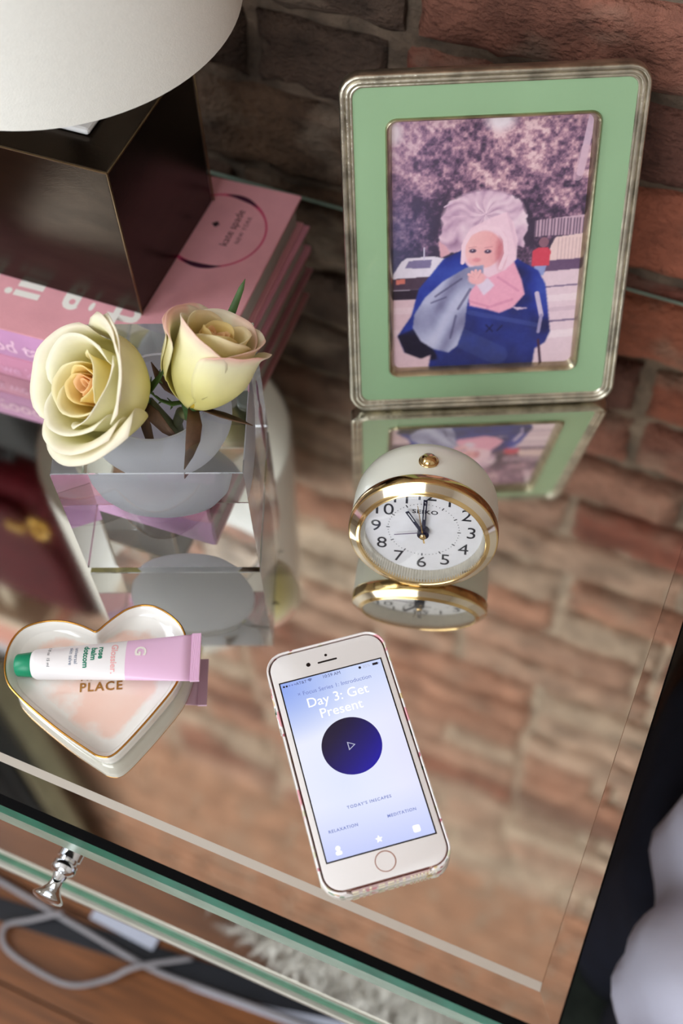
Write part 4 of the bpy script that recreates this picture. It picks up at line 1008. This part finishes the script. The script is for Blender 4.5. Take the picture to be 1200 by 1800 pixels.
def sepal(parent, th, pts, width, m, teeth=False):
    """pts: (radial, height) polyline from the base of the flower, swept out in direction th"""
    n = len(pts); L, Rr = [], []; vs, fs = [], []; dirv = Vector((math.cos(th), math.sin(th), 0)); side = Vector((-math.sin(th), math.cos(th), 0))
    for i, (r, z) in enumerate(pts):
        t = i / (n - 1); w = width * (math.sin(math.pi * min(1, .18 + t * .82)) ** .9) * (1 - .35 * t) + .12
        p = dirv * r + Vector((0, 0, z)); nrm = Vector((0, 0, .28 * w))
        vs += [p - side * w + nrm, p, p + side * w + nrm]
    for i in range(n - 1):
        a = i * 3; fs += [(a, a + 1, a + 4, a + 3), (a + 1, a + 2, a + 5, a + 4)]
    if teeth:
        for i in range(1, n - 1):
            for sgn in (-1, 1):
                p = Vector(vs[i * 3 + (0 if sgn < 0 else 2)]); o = len(vs); q = p + side * sgn * (2.6 + (i % 2)) + dirv * 1.6
                vs += [p - dirv * .6, p + dirv * .6, q]; fs.append((o, o + 1, o + 2))
    ob = MB().add(vs, fs).build('sepal', m, parent, smooth='all')
    md = ob.modifiers.new('thickness', 'SOLIDIFY'); md.thickness = .5 * S
    return ob
def rose(label, base, axis, twist, spec, stem_pts, sepals, k=1.0):
    R = frame_from_axis(axis, twist); o = thing('rose', label, 'flower', base, R, 'cut roses in the acrylic vase')
    for i, p in enumerate(spec):
        if 'dir' in p: ld = R.inverted() @ Vector(p.pop('dir')); p['th'] = math.atan2(ld.y, ld.x)
        petal(o, **p, seed=i + 1 + int(twist * 10))
    MB().lathe([(1.2, -9), (2.6, -6), (4.6, -3), (6.2, 0), (6.0, 4), (3, 7)], 20).build('rose_hip', M_SEPALG, o, smooth='all')
    inv = R.inverted(); pl = [inv @ (Vector(p) - Vector(base)) for p in stem_pts]
    MB().tube([Vector((0, 0, -7))] + pl, [3.0] * (len(pl) + 1), 12).build('stem', M_STEM, o, smooth='all')
    for d, *rest in sepals:
        ld = inv @ Vector(d); sepal(o, math.atan2(ld.y, ld.x), *rest)
    return o
def spiral(rings, kr=1.0, kh=1.0):
    spec = []; a = 0
    for (n, r0, H, w, flare, curl, tuck, ring, da, droop, blush) in rings:
        for i in range(n):
            spec.append(dict(th=a, r0=r0 * kr, H=H * kh, w=w, flare=flare, curl=curl, tuck=tuck, ring=ring, droop=droop, blush=blush)); a += 2 * math.pi / n + da; r0 += .35
    return spec
# left rose: open, leaning out to the front left
specA = spiral([(2, 2.6, 41, 1.9, .5, .4, .8, 0, .3, 0, .0), (2, 4.6, 42.5, 1.7, .7, .5, 1.2, 1, .5, 0, 0), (3, 7.6, 44, 1.4, 1.0, .7, 1.5, 2, .35, 0, 0),
                (3, 13.0, 47, 1.4, 1.6, 1.0, 2.4, 5, .5, 0, 0), (3, 20.5, 50, 1.3, 3.0, 2.2, 2.6, 7, .4, 0, 0), (4, 27.0, 48, 1.15, 5.5, 3.2, 2.6, 8, .45, 0, .05)], 1.05, 1.0)
specA.append(dict(dir=(.25, -1, -.3), r0=31, H=47, w=1.15, flare=9, curl=4, tuck=1.5, ring=8, droop=3, blush=.03))
roseA = rose('large open pale yellow rose leaning left out of the vase', (36, -279, 104), (-25, -32, 44), 2.3, specA,
             [(42, -275, 94), (48, -272, 76), (50, -270, 52)],
             [((-1, -.3, 0), [(5, 0), (16, -3), (28, -2), (40, 0)], 4, M_SEPAL), ((.3, -1, 0), [(5, 0), (16, -4), (26, -6), (36, -12)], 4, M_SEPAL), ((.9, -.6, 0), [(5, 0), (14, -4), (24, -6), (33, -12)], 4.5, M_SEPAL), ((.8, .6, 0), [(5, 0), (13, 2), (24, 6), (36, 12)], 3.0, M_SEPALG, True), ((-.1, 1, 0), [(5, 0), (16, 6), (26, 12), (36, 20)], 4, M_SEPAL)])
# right rose: tighter bud, taller
specB = spiral([(2, 2.2, 46, 1.9, .4, .3, .7, 0, .3, 0, 0), (3, 4.4, 47, 1.5, .6, .4, 1.0, 1, .3, 0, 0), (3, 8.4, 49, 1.5, .8, .6, 1.6, 3, .4, 0, 0),
                (3, 14.5, 51, 1.5, .9, .9, 2.2, 6, .35, 0, .1), (3, 20.5, 51, 1.4, 1.6, 1.6, 2.4, 8, .5, 0, .3), (3, 23.5, 48, 1.2, 2.4, 2.2, 2.2, 8, .9, 0, .45)])
roseB = rose('tighter upright pale yellow rose with a pink blushed edge', (66, -273, 106), (11, 28, 42), 1.2, specB,
             [(57, -272, 94), (50, -269, 76), (45, -262, 52)],
             [((-1, .1, 0), [(5, 0), (16, 0), (25, 3), (32, 9)], 5.5, M_SEPAL), ((.5, -.9, 0), [(5, 0), (15, -4), (22, -10), (27, -18), (30, -26)], 5, M_SEPAL), ((1, .1, 0), [(5, 0), (18, 2), (27, 4), (36, 6)], 4.2, M_SEPAL), ((-.1, 1, 0), [(5, 0), (24, 8), (27, 24), (29, 42), (31, 62), (32, 68)], 3.6, M_SEPALG), ((-.6, -.5, 0), [(5, 0), (11, -3), (18, -2), (27, 3)], 2.6, M_SEPALG, True)])

# ------------------------------------------------------------------ things hanging on and standing by the wall, seen in the mirrored top
M_BURG = mat('burgundy_leather', (86, 17, 26), .65, vary=.2, scale=25, bump=.2, bump_scale=350, spec=.12)
M_BURG2 = mat('burgundy_leather_edge', (78, 14, 22), .65, vary=.2, scale=25, spec=.12)
M_BRASS = mat('brass_hardware', (206, 164, 76), .2, 1.0, vary=.05)
M_BLACKLEATHER = mat('black_leather', (9, 9, 10), .75, vary=.2, scale=25, bump=.2, bump_scale=300)
def pillow_box(w, d, h, r, puff, n=14):
    """soft box: base at z=0, centred on x, front at -y"""
    mb = MB(); vs, fs = [], []; loops = []
    for j in range(n + 1):
        v = j / n; z = h * v; prof = (math.sin(math.pi * min(max(v, .02), .98))) ** .35
        loops.append([(x * (.9 + .1 * prof), y * prof * (1 + puff * math.sin(math.pi * v)), z) for x, y, _ in rrect(w, d, r, 0, 5)])
    return mb.loft(loops, True, True, True)
SHZ = 792
bag = thing('handbag', 'burgundy leather shoulder bag with brass clasp hanging under the wall shelf', 'bag', (-392, -62, 455))
pillow_box(210, 78, 290, 24, .1).build('body', M_BURG, bag, smooth='all')
fl = MB(); loops = []
for k in range(11):
    t = k / 10; a = math.pi / 2 * min(1, t * 3); y = -36 - 8 * math.sin(math.pi * t); z = 291 - 262 * t ** 1.15
    if t < .2: y = 20 - 60 * (t / .2); z = 295 - 10 * t
    wv = 104 * (1 if t < .6 else math.cos((t - .6) / .4 * 1.0))
    loops.append([(-wv + 2 * wv * i / 10, y - 3 * math.cos(math.pi * (i / 10 - .5)), z) for i in range(11)])
fl.loft(loops, close=False); fo = fl.build('flap', M_BURG2, bag, smooth='all'); md = fo.modifiers.new('thickness', 'SOLIDIFY'); md.thickness = .004
MB().loft([rrect(26, 16, 5, 0, 4), rrect(24, 14, 5, 4, 4)], True, True, True).build('clasp', M_BRASS, fo, smooth=True).matrix_local = Matrix.Translation(Vector((66, -50, 40)) * S) @ Matrix.Rotation(math.pi / 2, 4, 'X')
for sx in (-1, 1):
    rp = [(sx * 92 + 11 * math.cos(2 * math.pi * i / 20), -44, 40 + 15 * math.sin(2 * math.pi * i / 20)) for i in range(21)]
    MB().tube(rp, 3.2, 8, False).build('ring', M_BRASS, bag, smooth='all')
MB().tube([(-98, 0, 250), (-90, 0, 300), (-40, 0, 322), (0, 0, 330), (40, 0, 322), (90, 0, 300), (98, 0, 250)], 4, 8).build('strap', M_BURG2, bag, smooth='all')
tote = thing('tote_bag', 'black leather tote bag hanging low on the brick wall', 'bag', (-395, -56, 140))
pillow_box(250, 74, 270, 20, .1).build('body', M_BLACKLEATHER, tote, smooth='all')
for sy in (-1, 1): MB().tube([(-60, sy * 14, 262), (-56, sy * 10, 292), (-30, sy * 6, 304), (30, sy * 6, 304), (56, sy * 10, 292), (60, sy * 14, 262)], 4, 8).build('handle', M_BLACKLEATHER, tote, smooth='all')
shelf = thing('wall_shelf', 'cream wooden wall shelf on brackets against the bricks', 'shelf', (-640, 5, SHZ))
MB().box(-360, 262, -120, -2, 0, 20).build('board', mat('cream_painted_wood', (222, 208, 184), .5, vary=.04), shelf, bevel=1)
for bx_ in (-300, 200): MB().box(bx_, bx_ + 14, -100, -2, -90, -.2).build('bracket', mat('cream_bracket', (212, 198, 174), .5, vary=.04), shelf, bevel=1)
M_WEAVE = mat('pink_woven_cane', (206, 142, 124), .7, vary=.3, scale=180, bump=.8, bump_scale=260, stretch=(1, 1, 2.2))
bsk = thing('woven_basket', 'pink woven storage basket on the wall shelf', 'basket', (-560, -56, SHZ + 20.2))
bk_ = MB(); bk_.loft([[(x, y, z) for x, y, _ in rrect(300 + 2 * f, 104 + f, 14, 0)] for f, z in ((-6, 0), (0, 3), (6, 90), (6, 96), (0, 96), (-2, 90), (-10, 6))], True, True, True).build('basket_body', M_WEAVE, bsk, smooth=True)
lin_ = thing('folded_linen', 'pale blue folded linen stacked in the woven basket', 'linen', (-560, -56, SHZ + 28))
M_LINEN = mat('pale_blue_linen', (196, 210, 220), .9, vary=.06, scale=40, bump=.3, bump_scale=500)
for k in range(4):
    MB().loft([[(x, y, z) for x, y, _ in rrect(262 + f, 74 + f, 12, 0)] for f, z in ((-6, k * 44 + .3), (0, k * 44 + 8), (0, k * 44 + 36), (-6, k * 44 + 43.5))], True, True, True).build('fold', M_LINEN, lin_, smooth='all')
# dark curtain further along the wall
M_CURTAIN = mat('charcoal_curtain', (12, 12, 14), .9, vary=.2, scale=20); M_OLIVE = mat('olive_curtain_lining', (122, 116, 92), .9, vary=.2, scale=20)
def curtain(name, label, x0, x1, z0, z1, m, y, cat, folds):
    mb = MB(); n = folds * 8; l0, l1 = [], []
    pts = [(x0 + (x1 - x0) * i / n, y + 16 * math.sin(2 * math.pi * folds * i / n)) for i in range(n + 1)]
    for (x, yy) in pts: l0.append((x - x0, yy - y, 0)); l1.append((x - x0, yy - y, z1 - z0))
    o = mb.loft([l0, l1], close=False).build(name, m, smooth='all', loc=(x0, y, z0)); md = o.modifiers.new('thickness', 'SOLIDIFY'); md.thickness = .003
    return tag(o, label, cat)
curtain('curtain', 'charcoal black curtain hanging high on the brick wall', -1180, -700, 1180, ZC - 2, M_CURTAIN, -45, 'curtain', 7)
curtain('curtain', 'narrow olive curtain hanging beside the charcoal one', -692, -600, 1180, ZC - 2, M_OLIVE, -45, 'curtain', 2)

# ------------------------------------------------------------------ floor things in front and below
M_CORD = mat('pale_grey_cord', (150, 146, 150), .45, vary=.04)
def cord(label, pts, r):
    P = [Vector(p) for p in pts]; out = []
    for i in range(len(P) - 1):
        p0, p1, p2, p3 = P[max(i - 1, 0)], P[i], P[i + 1], P[min(i + 2, len(P) - 1)]
        for k in range(6):
            t = k / 6; out.append(.5 * ((2 * p1) + (-p0 + p2) * t + (2 * p0 - 5 * p1 + 4 * p2 - p3) * t * t + (-p0 + 3 * p1 - 3 * p2 + p3) * t ** 3))
    out.append(P[-1])
    return tag(MB().tube(out, r, 8).build('power_cord', M_CORD, smooth='all'), label, 'cord')
zc = ZF + 7.6
cord('straight pale power cord running along the floor below the drawer', [(-330, -428, zc), (-182, -441, zc), (-80, -450, zc), (6, -457, zc), (70, -453, zc), (146, -447, zc), (330, -436, zc)], 3)
cord('pale power cord curled in a loop on the wooden floor', [(-100, -445, zc + 8), (-128, -462, zc), (-150, -478, zc), (-138, -496, zc), (-95, -503, zc), (-58, -501, zc), (-28, -482, zc), (-6, -462, zc + 8), (40, -432, zc)], 2.8)
strap_ = tag(MB().box(-330, 330, -11, 11, 0, 2.6).build('floor_strap', M_DARKWOOD, bevel=.8, loc=(-15, -448, ZF + .1)), 'dark navy strap lying on the floor under the nightstand', 'strap')
strap_.rotation_euler = (0, 0, math.radians(6.4))
M_PAPER = mat('white_paper', (196, 200, 216), .8, vary=.02)
def paper(label, loc, w, d, a):
    o = MB().box(-w / 2, w / 2, -d / 2, d / 2, 0, 1.2).build('paper_sheet', M_PAPER, loc=loc); o.rotation_euler = (0, 0, a); return tag(o, label, 'paper', 'papers on the floor')
paper('white paper corner on the floor below the drawer knob', (-38, -424, ZF + 2.9), 74, 30, -.05)
tp = [(44, -459), (200, -447), (215, -425), (130, -443)]
tag(MB().loft([[(x - 44, y + 459, 0) for x, y in tp], [(x - 44, y + 459, 1.2) for x, y in tp]], True, True, True).build('paper_sheet', M_PAPER, loc=(44, -459, ZF + 2.9)), 'white paper sliver on the floor below the phone', 'paper', 'papers on the floor')
# sheepskin in front of the nightstand, seen in the drawer mirror
rug = thing('sheepskin_rug', 'fluffy white sheepskin rug on the floor before the nightstand', 'rug', (235, -722, ZF))
hide = MB(); loops = []
for (k, z) in ((1.0, .4), (1.0, 8), (.9, 14)):
    loops.append([(k * (300 + 20 * math.sin(5 * a)) * math.cos(a), k * (175 + 12 * math.sin(4 * a)) * math.sin(a), z) for a in np.linspace(0, 2 * math.pi, 48, endpoint=False)])
hide.loft(loops, True, True, True).build('hide', mat('sheepskin_hide', (214, 206, 194), .9, vary=.1), rug)
fur = MB()
for _ in range(9000):
    a = random.uniform(0, 2 * math.pi); q = math.sqrt(random.random()); x, y = q * 300 * math.cos(a), q * 178 * math.sin(a)
    d = Vector((random.gauss(0, .5), random.gauss(-.1, .5), 1)).normalized() * random.uniform(28, 52); w = random.uniform(1.2, 2.4); s = Vector((-d.y, d.x, 0)).normalized() * w if abs(d.x) + abs(d.y) > .1 else Vector((w, 0, 0))
    p = Vector((x, y, 9)); m1 = p + d * .55; e = p + d + Vector((random.gauss(0, 6), random.gauss(0, 6), -6))
    fur.add([p - s, p + s, m1 + s * .8, m1 - s * .8, e], [(0, 1, 2, 3), (3, 2, 4)])
tag(fur.build('fur', mat('white_fleece', (250, 248, 242), .9, vary=.06), rug, smooth='all'), kind='stuff')

# ------------------------------------------------------------------ bed at the right
def lump(w, d, h, r, seed, amp, nx=28, ny=28, nz=10):
    """soft upholstered mound: base at z=0, x and y centred"""
    mb = MB(); vs, fs = [], []
    rings = []
    for j in range(nz + 1):
        t = j / nz; z = h * (1 - (1 - t) ** 2) if j < nz else h; ins = r * (1 - math.sqrt(max(0, 1 - max(0, (z - (h - r)) / r) ** 2))) if z > h - r else 0
        rings.append((z, ins))
    loops = []
    for z, ins in rings: loops.append([(x, y, z) for x, y, _ in rrect(w - 2 * ins, d - 2 * ins, r * 1.4, 0, 10)])
    base = loops[-1]
    for k in (.8, .6, .4, .2): loops.append([(x * k, y * k, h) for x, y, _ in base])
    out = []
    for l in loops:
        o = []
        for x, y, z in l:
            n1 = mnoise.noise(Vector((x * .012 + seed, y * .012, z * .006))); n2 = mnoise.noise(Vector((x * .03 + seed, y * .03, z * .006 + seed)))
            f = (amp * n1 + amp * .5 * n2) * min(1, z / 40); rr = math.hypot(x, y) or 1
            o.append((x + f * x / rr, y + f * y / rr, z + (f * .7 if z > h * .5 else 0)))
        out.append(o)
    return mb.loft(out, True, True, True)
M_SHEET = mat('lavender_white_cotton', (214, 216, 236), .85, vary=.04, scale=20, bump=.3, bump_scale=60)
M_NAVY = mat('navy_wool', (26, 29, 44), .9, vary=.2, scale=40, bump=.3, bump_scale=300)
M_BROWNWOOD = mat('brown_bed_wood', (62, 36, 24), .45, vary=.25, scale=14, stretch=(1, 8, 1))
M_GREENRUG = mat('dark_green_carpet', (44, 50, 42), .95, vary=.35, scale=60, bump=.6, bump_scale=400)
tag(MB().box(364, 900, -530, 0, ZF + .1, ZF + 9).build('carpet', M_GREENRUG, bevel=2), 'dark green carpet on the floor beside the nightstand', 'carpet')
bed = thing('bed', 'low bed with brown wooden rail beside the nightstand', 'bed', (650, -150, ZF + 9.2))
MB().box(-262, 300, 96, 130, 60, 250).build('rail', M_BROWNWOOD, bed, bevel=3)
for lx in (-255, 250):
    MB().box(lx, lx + 40, 92, 128, 0, 59.8).build('leg', M_BROWNWOOD, bed, bevel=2)
tag(lump(560, 250, 290, 40, 2.3, 8).build('blanket', M_NAVY, smooth='all', loc=(660, -190, ZF + 9.3)), 'dark navy blanket heaped over the bed edge', 'blanket')
MB().box(-225, 240, -372, -166, 20, 272).build('mattress', M_NAVY, bed, bevel=12)
def duvet_mesh():
    foot = smooth_closed([(300, 165), (80, 168), (-185, 160), (-232, 128), (-252, 80), (-259, 20), (-256, -40), (-246, -100), (-232, -170), (-180, -190), (80, -192), (300, -190)], 6)
    loops = []
    for ins, z in ((10, 0), (2, 6), (0, 18), (0, 52), (3, 78), (12, 100), (28, 116), (60, 124), (110, 122), (150, 126)):
        l = []
        for k, p in enumerate(foot):
            r = p.length or 1; q = p * max(.05, 1 - ins / max(r, 160))
            f = 9 * math.sin(k * .55 + 1.2 * math.sin(z * .03)) * (1 if z < 100 else .5) + 12 * mnoise.noise(Vector((q.x * .02, q.y * .02, z * .012)))
            l.append((q.x + f * p.x / r, q.y + f * p.y / r, z + (f * .8 if z > 60 else 0)))
        loops.append(l)
    return MB().loft(loops, True, True, True)
tag(duvet_mesh().build('duvet', M_SHEET, smooth='all', loc=(665, -330, ZF + 310)), 'rumpled lavender white duvet at the bottom right corner', 'duvet')

for ob in list(scene.objects):
    if ob.type == 'MESH' and ob.parent is None and 'kind' not in ob and 'label' not in ob: print('UNTAGGED', ob.name)
